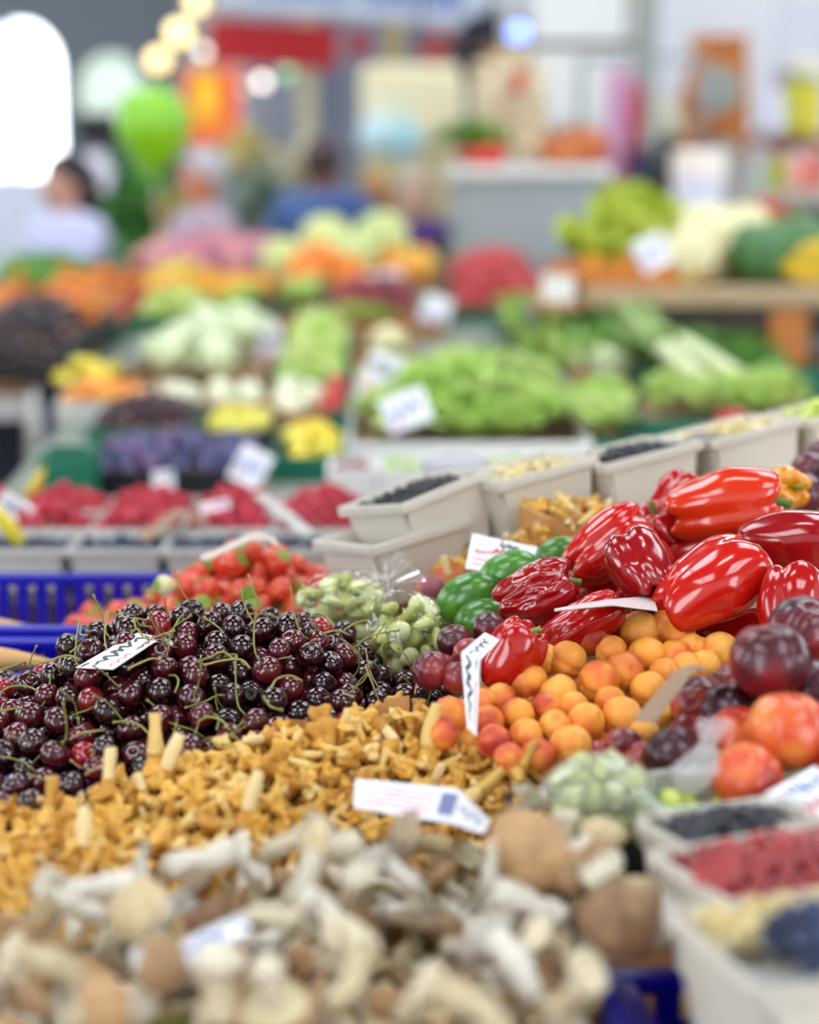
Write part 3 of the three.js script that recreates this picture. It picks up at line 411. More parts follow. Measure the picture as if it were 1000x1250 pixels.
// boletes and pale mushrooms: thick stem, domed cap, pores below
{
  const capC = [['#a98058', '#c49a6c'], ['#8d6a4a', '#b08a60'], ['#bfa578', '#d3c09a'], ['#8d7660', '#b09a7e'], ['#cdbfa8', '#ddd2c0'], ['#75533a', '#99734e']], por = ['#a9a04e', '#b8ac6a', '#c8bc94', '#8f8a3c'];
  const stM = ['#cdbb9c', '#c0ac86', '#d8cab4', '#ae9670'];
  K.mushroom = [0, 1, 2, 3, 4, 5, 6, 7].map((k) => {
    const ph = k * 2.1, W = 0.56 + 0.1 * (k % 4), fat = 0.26 + 0.06 * ((k * 7) % 3), c = capC[k % 6].map(lin), bend = 0.18 * Math.sin(ph);
    const cap = grid(28, 12, (u, v) => { const a = u * 6.2832, wob = 1 + 0.07 * Math.sin(a * 2 + ph) + 0.04 * Math.sin(a * 5 + ph); if (v < 0.75) { const t = v / 0.75 * Math.PI / 2; return V(Math.sin(t) * W * wob * Math.cos(a) + bend, 0.55 + 0.42 * Math.cos(t) * (1 + 0.05 * Math.sin(a * 3)), Math.sin(t) * W * wob * Math.sin(a)); } const t = (v - 0.75) / 0.25; return V(W * wob * lerp(1, 0.86, t) * Math.cos(a) + bend, 0.55 - 0.07 * Math.sin(t * Math.PI * 0.8), W * wob * lerp(1, 0.86, t) * Math.sin(a)); }, { colour: (u, v, q) => mixc(c[0], c[1], clamp(0.5 + 0.9 * fbm(q.x * 3 + ph, q.y * 3, q.z * 3))) });
    const pores = grid(24, 4, (u, v) => { const a = u * 6.2832; return V(W * lerp(0.9, fat * 0.6, v) * Math.cos(a) + bend, lerp(0.52, 0.44, Math.sin(v * Math.PI * 0.7)), W * lerp(0.9, fat * 0.6, v) * Math.sin(a)); });
    const stem = tube([V(bend, 0.62, 0), V(bend * 0.6, 0.15, 0), V(0, -0.25, 0.02), V(-bend * 0.5, -0.62, 0.03)], fat, 12, 14, (v) => 0.75 + 0.42 * sstep(0.15, 0.8, v) - 0.2 * sstep(0.88, 1, v) + 0.05 * Math.sin(v * 14 + ph), (u, v, q) => mixc(lin(stM[k % 4]), lin('#9c8258'), clamp(-0.1 + 0.9 * fbm(q.x * 5 + ph, q.y * 4, q.z * 5))), 0.22);
    return proto('forest_mushroom', [['cap', cap, vcol(0.6)], ['pores', pores, std(por[k % 4], 0.8, { side: THREE.DoubleSide })], ['stem', stem, vcol(0.7)]]);
  });
  // pale sliced stems and oyster-like fans
  K.paleMushroom = [0, 1, 2, 3].map((k) => {
    const ph = k * 1.3, c1 = lin(['#e2dccf', '#d8ccb6', '#cbc3b6', '#e4d8c0'][k]), c2 = lin(['#b8a88e', '#a89a84', '#958c80', '#c4ad84'][k]);
    const fan = grid(28, 10, (u, v) => { const a = u * 6.2832, out = v < 0.5, t = out ? v * 2 : (1 - v) * 2, w = 0.62 * (1 + 0.12 * Math.sin(a * 2 + ph)), x = Math.cos(a) * w * t + 0.28 * t, z = Math.sin(a) * w * 0.9 * t; return V(x, 0.62 + (out ? -0.16 * (1 - t) - 0.02 : 0.02) + 0.14 * t * t * Math.sin(a * 3 + ph) * 0.5 + 0.2 * t, z); }, { colour: (u, v, q) => mixc(c1, c2, clamp(0.45 + fbm(q.x * 4 + ph, q.y * 4, q.z * 4))) });
    const stem = tube([V(0.02, 0.6, 0), V(0.0, 0.1, 0.03 * k), V(-0.06, -0.35, 0), V(-0.05 + 0.08 * k, -0.8, 0.02)], 0.25, 12, 12, (v) => 1.15 - 0.35 * v + 0.1 * Math.sin(v * 9 + ph), (u, v, q) => mixc(lin(['#dcd4c4', '#cfc0a4', '#e4dccf', '#c6b490'][k]), lin('#8d774e'), clamp(-0.1 + 0.8 * fbm(q.x * 5 + ph, q.y * 4, q.z * 5))), 0.25);
    return proto('oyster_mushroom', [['cap', fan, vcol(0.55)], ['stem', stem, vcol(0.65)]]);
  });
}

// ---------------------------------------------------------------- near counter: cherries
const put = (list, px, py, rpx, D, label, cat, group, q) => { const pos = P(px, py, D); return place(list, label, cat, group, pos, q ?? rquat(), rpx * mpp(pos)); };
crate('blue_crate', 0.66, 0.34, 0.105, M.blue, 'blue slotted plastic crate heaped with dark cherries', V(-0.30, NEAR, -1.66));
const cherryFront = (x) => 1.385 + (x + 0.34) * 0.40;
const cherryTop = (x, z) => { const D = -z, s = sstep(1.36, 1.70, D), crest = 0.082 * Math.exp(-(((x + 0.205) / 0.175) ** 4)) + 0.03; return 0.978 + s * crest - 1.4 * Math.max(0, D - 1.76); };
{
  const liner = mesh('paper_liner', moundGeo(-0.62, 0.02, -1.82, -1.50, (x, z) => cherryTop(x, z) - 0.075, NEAR + 0.007), M.liner, scene); scene.remove(liner);
  const c = scene.children.find((o) => o.name === 'blue_crate'); liner.position.set(-c.position.x, -c.position.y, -c.position.z); c.add(liner);
  const list = pack({ x0: -0.60, x1: 0.07, z0: -1.83, z1: -1.33, top: cherryTop, floor: (x, z) => cherryTop(x, z) - 0.07, radius: (r) => 0.0130 + 0.0018 * r(), max: 1600, tries: 8, fails: 80, seed: 11, tight: 0.97, inside: (x, z) => -z > cherryFront(x) - 0.05 && -z < 1.80 + (x > -0.28 && x < -0.05 ? 0.03 : 0) });
  const n = shown(list), order = list.map((s, i) => i).sort((a, b) => n[b] - n[a]), rest = [[], [], []], stems = [[], [], [], [], []];
  order.forEach((i, k) => {
    const s = list[i], pos = V(s.x, s.y, s.z), red = s.x < -0.36 && s.y > 1.0 ? 0.45 : 0.16, q = rquat(), j = rnd() < red ? 10 + Math.floor(rnd() * 4) : Math.floor(rnd() * 10);
    if (k < 300) { const up = s.y > cherryTop(s.x, s.z) - 0.03; place((rnd() < (up ? 0.62 : 0.25) ? K.cherry : K.cherryBare)[j], j > 11 ? 'bright red cherry in the heap in the blue crate' : 'dark maroon glossy cherry in the heap in the blue crate', 'cherry', j > 11 ? 'bright red cherries in the blue crate' : 'dark cherries in the blue crate', pos, up && rnd() < 0.6 ? aim(V(rr(-1, 1), rr(0.0, 1), rr(-0.4, 1))) : q, s.r); }
    else rest[k % 3].push(new THREE.Matrix4().compose(pos, q, V(s.r, s.r, s.r)));
  });
  const all = rest.flat(); instances('cherries', K.cherryGeo[0], K.cherryMat[1], all, null, 'dark cherries lying deeper in the blue crate heap', 'cherries');
}
// loose cherry stalks lying on the heap
for (let k = 0; k < 46; k++) {
  const x = rr(-0.42, 0.03), z = -rr(Math.max(cherryFront(x), 1.42), 1.74), L = rr(0.022, 0.036), a = rr(0, 6.28), y = cherryTop(x, z) + 0.004, b = rr(-0.5, 0.5);
  if (k < 30) solo('cherry_stalk', tube([V(0, 0, 0), V(L * 0.4 * Math.cos(a), 0.006, L * 0.4 * Math.sin(a)), V(L * Math.cos(a + b), 0.008 * rnd(), L * Math.sin(a + b)), V(L * 1.5 * Math.cos(a + b * 2), 0.002, L * 1.5 * Math.sin(a + b * 2))].map((p) => p.add(V(x, y, z))), 0.0011, 12, 6, (v) => 1 + 0.8 * sstep(0.92, 1, v)), pick(K.cherryStemMat), 'thin green stalk lying loose on the dark cherries', 'cherry stalk', 'loose stalks on the cherries');
}

// ---------------------------------------------------------------- chanterelles in a kraft tray
const chanFront = (x) => 1.20 + (x + 0.30) * 0.55;
const chanTop = (x, z) => { const D = -z, f = chanFront(x), b = cherryFront(x) + 0.02; return 0.945 + 0.045 * sstep(f - 0.08, f + 0.04, D) + (0.0 + 0.052 * sstep(-0.34, -0.06, x)) * sstep(f, b, D) - 1.2 * Math.max(0, D - b) - 1.4 * Math.max(0, x - 0.105); };
{
  const o = tray('kraft_tray', 0.52, 0.22, 0.075, M.kraft, 'brown kraft tray under the golden chanterelles', 'tray'); o.position.set(-0.135, NEAR, -1.355); o.rotation.y = 0.12;
  const l = mesh('paper_liner', moundGeo(-0.42, 0.14, -1.56, -1.08, (x, z) => Math.min(chanTop(x, z) - 0.032, -z > cherryFront(x) + 0.03 ? 0.9 : 9), NEAR + 0.002, 40), M.kraft); o.add(l); o.updateMatrixWorld(true); l.applyMatrix4(o.matrixWorld.clone().invert());
  const list = pack({ x0: -0.43, x1: 0.15, z0: -1.60, z1: -1.08, top: chanTop, floor: (x, z) => chanTop(x, z) - 0.034, radius: (r) => 0.0076 + 0.0026 * r(), max: 1800, tries: 8, fails: 90, seed: 23, tight: 0.92, inside: (x, z) => { const D = -z; return D > chanFront(x) - 0.05 && D < cherryFront(x) + 0.035; } });
  const n = shown(list), order = list.map((s, i) => i).sort((a, b) => n[b] - n[a]), rest = [];
  order.forEach((i, k) => {
    const s = list[i], pos = V(s.x, s.y + 0.001, s.z), d = V(rr(-1, 1), rr(-0.35, 0.9), rr(-1, 1)), q = aim(d, rr(0, 6)), sc = s.r * rr(1.7, 2.4);
    if (k < 300) place(pick(K.chanterelle), 'small golden chanterelle mushroom in the heap before the cherries', 'mushroom', 'chanterelles heaped before the cherries', pos, q, sc);
    else rest.push(new THREE.Matrix4().compose(pos, q, V(sc, sc, sc)));
  });
  const c = K.chanterelle[1]; instances('chanterelles', merged([c.children[0].geometry, c.children[1].geometry]), c.children[0].material, rest, null, 'golden chanterelles lying deeper in the heap', 'mushrooms');
  // long pale stalks that stick up along the back edge
  for (const [px, py, D, dx, dy, s] of [[190, 915, 1.45, -0.1, 1, 0.032], [205, 935, 1.43, 0.35, 1, 0.03], [132, 950, 1.40, 0.02, 1, 0.026], [60, 985, 1.38, 0.1, 1, 0.026], [525, 905, 1.47, 0.15, 1, 0.034], [102, 1030, 1.30, 0.05, 1, 0.03], [305, 985, 1.35, 0.3, 1, 0.03], [640, 932, 1.42, 0.6, 1, 0.022], [590, 962, 1.40, 0.8, 0.6, 0.024]]) place(pick(K.chanterelle), 'long chanterelle standing stalk up at the edge of the golden heap', 'mushroom', 'chanterelles standing stalk up', P(px, py, D), aim(V(-dx, -dy, 0.3), rr(0, 6)), s);
}
// kraft paper edge behind the chanterelles
solo('kraft_paper', grid(16, 4, (u, v) => { const p = P(lerp(330, 500, u), lerp(888, 866, u) + 10 * Math.sin(u * 4), 1.50 + 0.03 * u); return V(p.x, p.y - 0.03 + v * 0.034 + 0.004 * Math.sin(u * 9), p.z - 0.006 * v); }, { wrap: false }), new THREE.MeshStandardMaterial({ color: '#b9854e', roughness: 0.8, side: THREE.DoubleSide }), 'crumpled kraft paper edge between the chanterelles and the cherries', 'paper');

// ---------------------------------------------------------------- forest mushrooms nearest the counter edge
crate('blue_crate', 0.53, 0.42, 0.062, M.blue, 'blue slotted crate under the forest mushrooms', V(-0.115, NEAR, -0.98), { turn: 0.03 });
const mushTop = (x, z) => 0.955 + 0.03 * sstep(0.95, 1.25, -z) + 0.012 * noise(x * 9, z * 9, 2);
{
  const c = scene.children.find((o) => o.name === 'blue_crate_001'), l = mesh('paper_liner', moundGeo(-0.365, 0.135, -1.17, -0.79, (x, z) => mushTop(x, z) - 0.05, NEAR + 0.008), M.liner); c.add(l); c.updateMatrixWorld(true); l.applyMatrix4(c.matrixWorld.clone().invert());
  const capLook = ['tan-capped', 'brown-capped', 'straw-capped', 'grey-brown-capped', 'cream-capped', 'dark brown-capped'], fanLook = ['creamy white', 'pale buff', 'grey-white', 'ivory'];
  const lab = (k) => `${capLook[k % 6]} forest mushroom with thick stem in the near mixed heap`, grp = (k) => `${capLook[k % 6]} forest mushrooms in the near heap`;
  const ob = (k) => `${fanLook[k]} oyster mushroom in the near mixed heap`, obg = (k) => `${fanLook[k]} oyster mushrooms in the near heap`;
  // those one can make out singly: [kind, px, py, D, direction of the cap, half length, label]
  const big = [
    ['m', 0, 636, 1035, 1.19, V(0.1, 0.25, 0.9), 0.060, 'large tan-capped mushroom beside the fallen price card'], ['m', 5, 752, 1140, 1.10, V(0.1, 0.5, 0.9), 0.045, 'brown round-capped mushroom by the blue crate corner'],
    ['p', 0, 640, 1100, 1.13, V(-1, 0.28, -0.15), 0.062, null], ['p', 2, 625, 1175, 1.06, V(-0.45, 0.35, -0.9), 0.062, null], ['p', 3, 680, 1155, 1.08, V(-0.6, 0.9, 0.4), 0.036, null],
    ['p', 1, 425, 1090, 1.14, V(0.3, 0.9, 0.5), 0.036, null], ['m', 2, 410, 1035, 1.20, V(-0.9, 0.2, 0.3), 0.045, null], ['p', 0, 400, 1115, 1.11, V(-0.8, 0.35, -0.5), 0.055, null],
    ['p', 3, 430, 1190, 1.03, V(0.25, 0.2, -1), 0.058, null], ['p', 0, 250, 1050, 1.20, V(1, 0.2, -0.3), 0.060, null], ['p', 2, 130, 1080, 1.16, V(1, 0.1, -0.1), 0.055, null], ['p', 1, 350, 1030, 1.22, V(0.8, 0.5, 0.2), 0.05, null],
    ['m', 2, 180, 1110, 1.12, V(-0.4, 0.5, 0.6), 0.045, null], ['p', 3, 60, 1180, 1.04, V(-0.9, 0.5, 0.1), 0.055, null], ['m', 4, 270, 1210, 1.01, V(0.1, 0.9, -0.2), 0.05, null], ['m', 6, 330, 1205, 1.0, V(0.1, -0.9, -0.3), 0.05, null],
    ['m', 1, 690, 1075, 1.16, V(0.2, 0.5, 0.7), 0.038, null], ['m', 2, 690, 1010, 1.24, V(-0.2, -0.8, 0.4), 0.034, null], ['p', 0, 90, 1105, 1.13, V(-0.8, 0.3, 0.2), 0.05, null], ['m', 7, 45, 1120, 1.11, V(-0.3, -0.4, 0.5), 0.04, null],
    ['p', 3, 570, 1225, 1.0, V(-0.8, 0.3, -0.5), 0.06, null], ['p', 3, 700, 1215, 1.0, V(0.5, 0.6, 0.4), 0.045, null], ['m', 0, 110, 1235, 0.98, V(0.6, 0.5, 0.5), 0.05, null], ['p', 1, 340, 1120, 1.11, V(0.9, 0.1, 0.4), 0.05, null],
    ['m', 1, 190, 1190, 1.03, V(0.2, 0.6, 0.7), 0.04, null], ['m', 3, 520, 1030, 1.21, V(-0.9, 0.3, 0.2), 0.045, null], ['p', 2, 490, 1070, 1.16, V(-0.7, 0.6, 0.3), 0.042, null], ['m', 4, 705, 1048, 1.20, V(0.3, 0.4, 0.7), 0.045, null], ['m', 1, 742, 1070, 1.17, V(-0.5, 0.6, 0.4), 0.042, null], ['p', 1, 735, 1100, 1.14, V(-0.2, 0.9, 0.2), 0.045, null], ['m', 2, 772, 1098, 1.15, V(0.4, 0.5, 0.6), 0.038, null], ['m', 2, 730, 1030, 1.23, V(0.1, 0.8, 0.3), 0.036, null], ['m', 4, 790, 1130, 1.12, V(0.5, 0.2, 0.6), 0.036, null],
  ];
  for (const [t, k, px, py, D, dir, s, l2] of big) place((t === 'm' ? K.mushroom : K.paleMushroom)[k], l2 ?? (t === 'm' ? lab(k) : ob(k)), 'mushroom', l2 ? undefined : (t === 'm' ? grp(k) : obg(k)), P(px, py, D), aim(dir, k), l2 ? s * 0.92 : s * 0.64);
  const list = pack({ x0: -0.40, x1: 0.155, z0: -1.33, z1: -0.80, top: (x, z) => mushTop(x, z) + 0.012, floor: (x, z) => mushTop(x, z) - 0.045, radius: (r) => 0.0115 + 0.005 * r(), max: 430, tries: 8, fails: 60, seed: 5, tight: 0.85, inside: (x, z) => -z < chanFront(x) + 0.01 && -z < 1.34 && x < 0.115 + 0.25 * Math.max(0, -z - 1.12) });
  for (const s of list) { const t = rnd() < 0.6, k = Math.floor(rnd() * (t ? 8 : 4)); place((t ? K.mushroom : K.paleMushroom)[k], t ? lab(k) : ob(k), 'mushroom', t ? grp(k) : obg(k), V(s.x, s.y, s.z), aim(V(rr(-1, 1), rr(-0.3, 0.7), rr(-1, 1)), rr(0, 6)), s.r * rr(1.5, 2.0)); }
}

// ---------------------------------------------------------------- apricots
const apD = (py) => lerp(1.67, 1.43, (py - 765) / 160);
{
  const o = tray('black_tray', 0.185, 0.36, 0.08, M.black, 'black tray under the orange apricots', 'tray'); o.position.set(0.135, NEAR, -1.60);
  mesh('paper_liner', moundGeo(-0.08, 0.08, -0.17, 0.17, (x, z) => lerp(0.165, 0.07, (z + 0.17) / 0.34), 0.008, 6), M.liner, o);
  const o2 = tray('black_tray', 0.12, 0.19, 0.12, M.black, 'small black tray under the uppermost apricots', 'tray'); o2.position.set(0.295, NEAR, -1.685); mesh('paper_liner', box(0.1, 0.14, 0.17, 0, 0.078, 0), M.liner, o2);
  const L = 'ripe orange apricot in the heap below the red peppers', G = 'apricots heaped below the peppers';
  const spots = [[722, 779, 23, 3], [781, 770, 25, 0], [812, 765, 24, 1], [830, 776, 20, 0], [746, 795, 20, 1], [791, 800, 24, 0], [825, 800, 21, 1], [848, 792, 20, 1], [879, 795, 24, 0], [692, 807, 25, 0], [665, 805, 20, 1], [762, 820, 25, 2], [645, 832, 24, 2], [731, 833, 27, 1], [812, 822, 20, 1], [792, 842, 23, 0],
    [682, 845, 23, 1], [700, 862, 19, 0], [612, 852, 19, 2], [759, 874, 25, 0], [716, 881, 24, 0], [632, 872, 21, 3], [678, 886, 20, 0], [787, 897, 20, 1], [697, 911, 27, 1], [597, 880, 20, 2], [642, 897, 21, 2], [602, 904, 21, 3], [657, 922, 21, 3], [547, 874, 25, 3], [541, 896, 21, 2], [622, 926, 20, 2], [590, 858, 18, 2], [668, 862, 18, 2], [838, 815, 20, 1], [860, 812, 20, 0], [745, 855, 19, 1]];
  for (const [px, py, r, c] of spots) put(c === 3 ? pick(K.apricotRed) : c === 2 ? pick([K.apricot[2], K.apricot[3], K.apricot[7]]) : pick(K.apricotYellow), px, py, r, apD(py), c > 1 ? 'red-blushed apricot in the heap below the red peppers' : L, 'apricot', c > 1 ? 'red-blushed apricots below the peppers' : G);
  for (const [px, py, r] of [[630, 850, 18], [655, 872, 18], [660, 848, 18], [705, 838, 18], [735, 865, 18], [770, 848, 18], [810, 850, 20], [770, 790, 18], [703, 790, 18], [740, 900, 20], [760, 805, 18], [690, 830, 18], [620, 890, 18], [572, 885, 20], [575, 905, 20], [800, 870, 22], [770, 900, 22]]) put(pick(K.apricot), px, py, r, apD(py) + 0.045, L, 'apricot', G);
}
// ---------------------------------------------------------------- nectarines and plums
{
  const o = tray('white_tray', 0.18, 0.22, 0.12, M.pulp, 'pale fibre tray under the nectarines', 'tray'); o.position.set(0.33, NEAR, -1.465);
  mesh('paper_liner', moundGeo(-0.08, 0.08, -0.10, 0.10, (x, z) => lerp(0.155, 0.125, (z + 0.10) / 0.20), 0.008, 6), M.liner, o);
  const L = 'large dark red nectarine in the tray beside the apricots', G = 'dark nectarines beside the apricots', L2 = 'large orange-red nectarine in the tray beside the apricots', G2 = 'orange-red nectarines beside the apricots';
  for (const [px, py, r, D, k] of [[940, 807, 50, 1.42, 1], [982, 772, 46, 1.50, 0], [990, 842, 40, 1.44, 4], [962, 893, 52, 1.345, 2], [900, 902, 41, 1.39, 5], [912, 950, 44, 1.30, 2], [822, 922, 38, 1.375, 3], [888, 868, 37, 1.43, 3], [852, 858, 34, 1.45, 4], [845, 895, 28, 1.42, 1], [1040, 930, 50, 1.33, 5], [1040, 868, 46, 1.41, 4], [1050, 800, 46, 1.48, 3], [900, 840, 34, 1.48, 0], [935, 860, 34, 1.45, 1], [870, 925, 30, 1.40, 4]]) put(K.nectarine[k], px, py, r, D, k === 2 || k === 5 ? L2 : L, 'nectarine', k === 2 || k === 5 ? G2 : G, aim(V(rr(-0.5, 0.5), 1, rr(-0.6, 0.6)), rr(0, 6)));
  for (const [px, py, r, D] of [[762, 912, 25, 1.44], [735, 922, 20, 1.46], [783, 925, 20, 1.42]]) put(K.plum[1], px, py, r, D, 'dark plum under the lowest apricots', 'plum', 'plums under the apricots');
  for (const [px, py, r, D] of [[555, 783, 22, 1.64], [597, 768, 22, 1.66], [574, 800, 22, 1.60], [526, 818, 24, 1.58], [560, 828, 22, 1.57], [590, 800, 22, 1.64], [548, 810, 22, 1.64]]) put(pick(K.plum.slice(0, 2)), px, py, r, D, 'red plum beside the bag of beans', 'plum', 'red plums beside the bean bags');
  for (const [px, py, r, D] of [[990, 577, 26, 1.98], [985, 603, 26, 1.93], [1025, 590, 30, 1.95], [1010, 560, 26, 2.03]]) put(K.plum[2], px, py, r, D, 'dusky purple plum behind the red peppers', 'plum', 'purple plums behind the peppers');
  for (const [px, py, r, D] of [[548, 712, 27, 2.0], [525, 722, 20, 1.93], [580, 705, 24, 2.05]]) put(pick(K.peach), px, py, r, D, 'dusky pink peach behind the green mangoes', 'peach', 'peaches behind the green mangoes');
}
// price cards by the stone fruit

// ---------------------------------------------------------------- peppers and mangoes
{
  const o = tray('wooden_crate', 0.32, 0.28, 0.13, M.wood, 'wooden crate under the red bell peppers', 'crate'); o.position.set(0.37, NEAR, -1.93);
  const o3 = tray('wooden_crate', 0.12, 0.20, 0.13, M.wood, 'small wooden crate under the peppers behind the nectarines', 'crate'); o3.position.set(0.425, NEAR, -1.685); mesh('paper_liner', box(0.10, 0.145, 0.18, 0, 0.082, 0), M.liner, o3);
  mesh('paper_liner', moundGeo(-0.15, 0.15, -0.13, 0.13, (x, z) => 0.125 + 0.125 * sstep(0.11, -0.06, z) * sstep(-0.15, 0.02, x), 0.008, 14), M.liner, o);
  const pep = (px, py, D, dir, len, wid, lobes, mat, stem, label, spin = 0, wrinkle = 0, name = 'bell_pepper') => {
    const pos = P(px, py, D), m = mpp(pos), hl = len * m / 2, g = thing(name, label, 'pepper', undefined, pos);
    g.quaternion.copy(aim(dir, spin)); mesh('fruit', pepperGeo(lobes, px * 0.013, wid / len * 1.0, wrinkle), K.pepperMat[mat], g); mesh('stem', K.pepperStem[stem], phy(stem === 1 ? '#7f9a34' : '#5a7d28', 0.5), g); g.scale.setScalar(hl); return g;
  };
  pep(886, 621, 1.83, V(1, 0.22, 0.10), 148, 104, 3, 5, 0, 'large orange-red bell pepper on top of the pepper heap', 0.4);
  pep(742, 666, 1.79, V(0.8, 0.45, -0.15), 118, 92, 4, 2, 0, 'bright red bell pepper leaning beside the chanterelle punnet', 1.2);
  pep(786, 692, 1.71, V(-0.25, 0.55, -0.75), 104, 92, 4, 1, 0, 'dark red bell pepper lying tip forward amid the heap', 0.5);
  pep(870, 717, 1.67, V(0.75, 0.45, -0.2), 150, 112, 3, 2, 1, 'red bell pepper with deep grooves above the apricots', 2.2);
  pep(975, 668, 1.75, V(0.9, 0.1, 0.1), 150, 104, 3, 1, 0, 'dark glossy red bell pepper below the purple plums', 0.9);
  pep(655, 723, 1.71, V(0.85, 0.35, 0.1), 106, 84, 4, 1, 0, 'wrinkled dark red bell pepper beside the green mangoes', 0.3, 1);
  pep(624, 800, 1.58, V(0.5, 0.75, 0.05), 92, 76, 4, 0, 1, 'small red bell pepper with green stem behind the standing price card', 0.2);
  pep(826, 625, 1.92, V(0.5, 0.7, -0.3), 100, 78, 4, 0, 0, 'red bell pepper half hidden behind the heap top', 0.2);
  pep(818, 652, 1.86, V(-0.4, 0.5, 0.1), 90, 80, 3, 0, 0, 'red bell pepper wedged under the heap top', 0.8);
  pep(968, 742, 1.62, V(0.1, 0.8, -0.5), 108, 92, 4, 0, 0, 'red bell pepper standing behind the dark nectarines', 0.6);
  pep(712, 762, 1.655, V(0.9, 0.45, -0.1), 120, 62, 3, 0, 0, 'long red pepper lying just behind the apricots', 0.2, 0.6);
  pep(958, 597, 1.93, V(0.25, 0.3, 0.95), 66, 64, 4, 6, 1, 'yellow-orange pepper end showing behind the heap top', 0.1);
  pep(770, 752, 1.72, V(0.8, 0.1, -0.2), 110, 80, 3, 0, 2, 'red pepper lying under the edge-on price card', 1.0);
  pep(905, 782, 1.70, V(0.7, 0.2, 0.2), 110, 80, 4, 0, 1, 'red pepper with green stem low behind the apricots', 1.9);
  pep(668, 768, 1.72, V(0.9, 0.2, 0.2), 110, 80, 4, 0, 0, 'red pepper at the foot of the heap', 0.9);
  pep(720, 722, 1.82, V(0.9, 0.2, 0.2), 110, 84, 4, 0, 0, 'red pepper lying inside the heap below the leaning one', 1.4);
  pep(845, 690, 1.84, V(0.9, 0.2, 0.2), 110, 84, 4, 0, 0, 'red pepper lying below the largest pepper', 0.4);
  pep(1010, 730, 1.74, V(0.9, 0.2, 0.2), 110, 90, 4, 0, 0, 'red pepper at the outer edge of the heap', 0.4);
  for (const [px, py, w, D, dir, k, l] of [[622, 699, 74, 1.80, V(0.85, 0.35, 0.1), 1, 'bright green mango leaning on the price card'], [571, 730, 80, 1.78, V(0.8, 0.55, 0.2), 0, 'dark green mango beside the bag of beans'], [588, 755, 66, 1.74, V(0.9, 0.3, 0.2), 2, 'green mango lowest beside the red plums'], [682, 676, 56, 1.88, V(0.9, 0.3, 0), 0, 'green mango tucked behind the red peppers']]) { const pos = P(px, py, D); place(K.greenMango[k], l, 'mango', undefined, pos, aim(dir, k), w / 2 * mpp(pos)); }
  const st = tray('wooden_crate', 0.165, 0.22, 0.10, M.wood, 'wooden crate under the green mangoes and red plums', 'crate'); st.position.set(0.12, NEAR, -1.94);
  mesh('paper_liner', moundGeo(-0.075, 0.075, -0.10, 0.10, (x, z) => 0.09, 0.008, 3), M.liner, st);
}

// ---------------------------------------------------------------- bags of broad beans
function beanBag(px, py, D, rw, rh, rd, tip, label, n, seed, skin = M.film, size = 1) {
  const c = P(px, py, D), m = mpp(c), A = rw * m, B = rh * m, C = rd * m;
  const o = thing('plastic_bag', label, 'bag', undefined, c);
  const film = ball(16, (d) => { const f = 1.05 + 0.03 * fbm(d.x * 3 + seed, d.y * 3, d.z * 3) + 0.015 * Math.abs(noise(d.x * 9 + seed, d.y * 9, d.z * 9)), t = Math.max(0, d.dot(tip) - 0.75) * 1.6; return V(d.x * A * f, d.y * B * f, d.z * C * f).addScaledVector(tip, t * 0.5 * A); });
  mesh('film', film, skin, o);
  const q = aim(tip), base = tip.clone().multiply(V(A, B, C)).multiplyScalar(1.2);
  const ruff = grid(40, 8, (u, v) => { const a = u * 6.2832, r = (0.08 + 0.55 * v + 0.18 * v * Math.sin(a * 7 + seed) + 0.12 * v * Math.sin(a * 13)) * A * 0.55, p = V(Math.cos(a) * r, v * A * 0.62 + 0.06 * A * Math.sin(a * 5) * v, Math.sin(a) * r * 0.6).applyQuaternion(q); return p.add(base); });
  mesh('twisted_neck', ruff, skin, o);
  const list = pack({ x0: -A, x1: A, z0: -C, z1: C, floor: (x, z) => -B * 0.96 * Math.sqrt(Math.max(0.02, 1 - (x / A) ** 2 - (z / C) ** 2)), top: (x, z) => B * 0.95 * Math.sqrt(Math.max(0.02, 1 - (x / A) ** 2 - (z / C) ** 2)) + 0.002, radius: (r) => (0.0102 + 0.0018 * r()) * size, max: n, tries: 6, fails: 60, seed, tight: 0.92, inside: (x, z) => (x / A) ** 2 + (z / C) ** 2 < 0.86 });
  for (const s of list) place(pick(K.bean), `pale green broad bean in the ${label}`.split(' ').slice(0, 15).join(' '), 'bean', `beans in ${label}`, V(s.x, s.y, s.z).add(c), rquat(), s.r * 1.12);
  return o;
}
beanBag(420, 745, 1.88, 60, 48, 45, V(0.75, 0.62, 0.1).normalize(), 'clear bag of broad beans behind the cherries', 150, 3);
beanBag(503, 778, 1.77, 56, 50, 50, V(-0.45, 0.85, -0.2).normalize(), 'clear bag of broad beans beside the plums', 120, 8);
beanBag(732, 970, 1.29, 66, 50, 56, V(-0.85, 0.1, 0.45).normalize(), 'milky clear bag of pale beans before the apricots', 90, 17, M.filmMilky, 0.8);
{ const st = tray('wooden_crate', 0.175, 0.20, 0.07, M.wood, 'wooden crate under the bags of broad beans', 'crate'); st.position.set(-0.055, NEAR, -1.94); mesh('paper_liner', box(0.15, 0.06, 0.17, 0, 0.04, 0), M.kraft, st); }
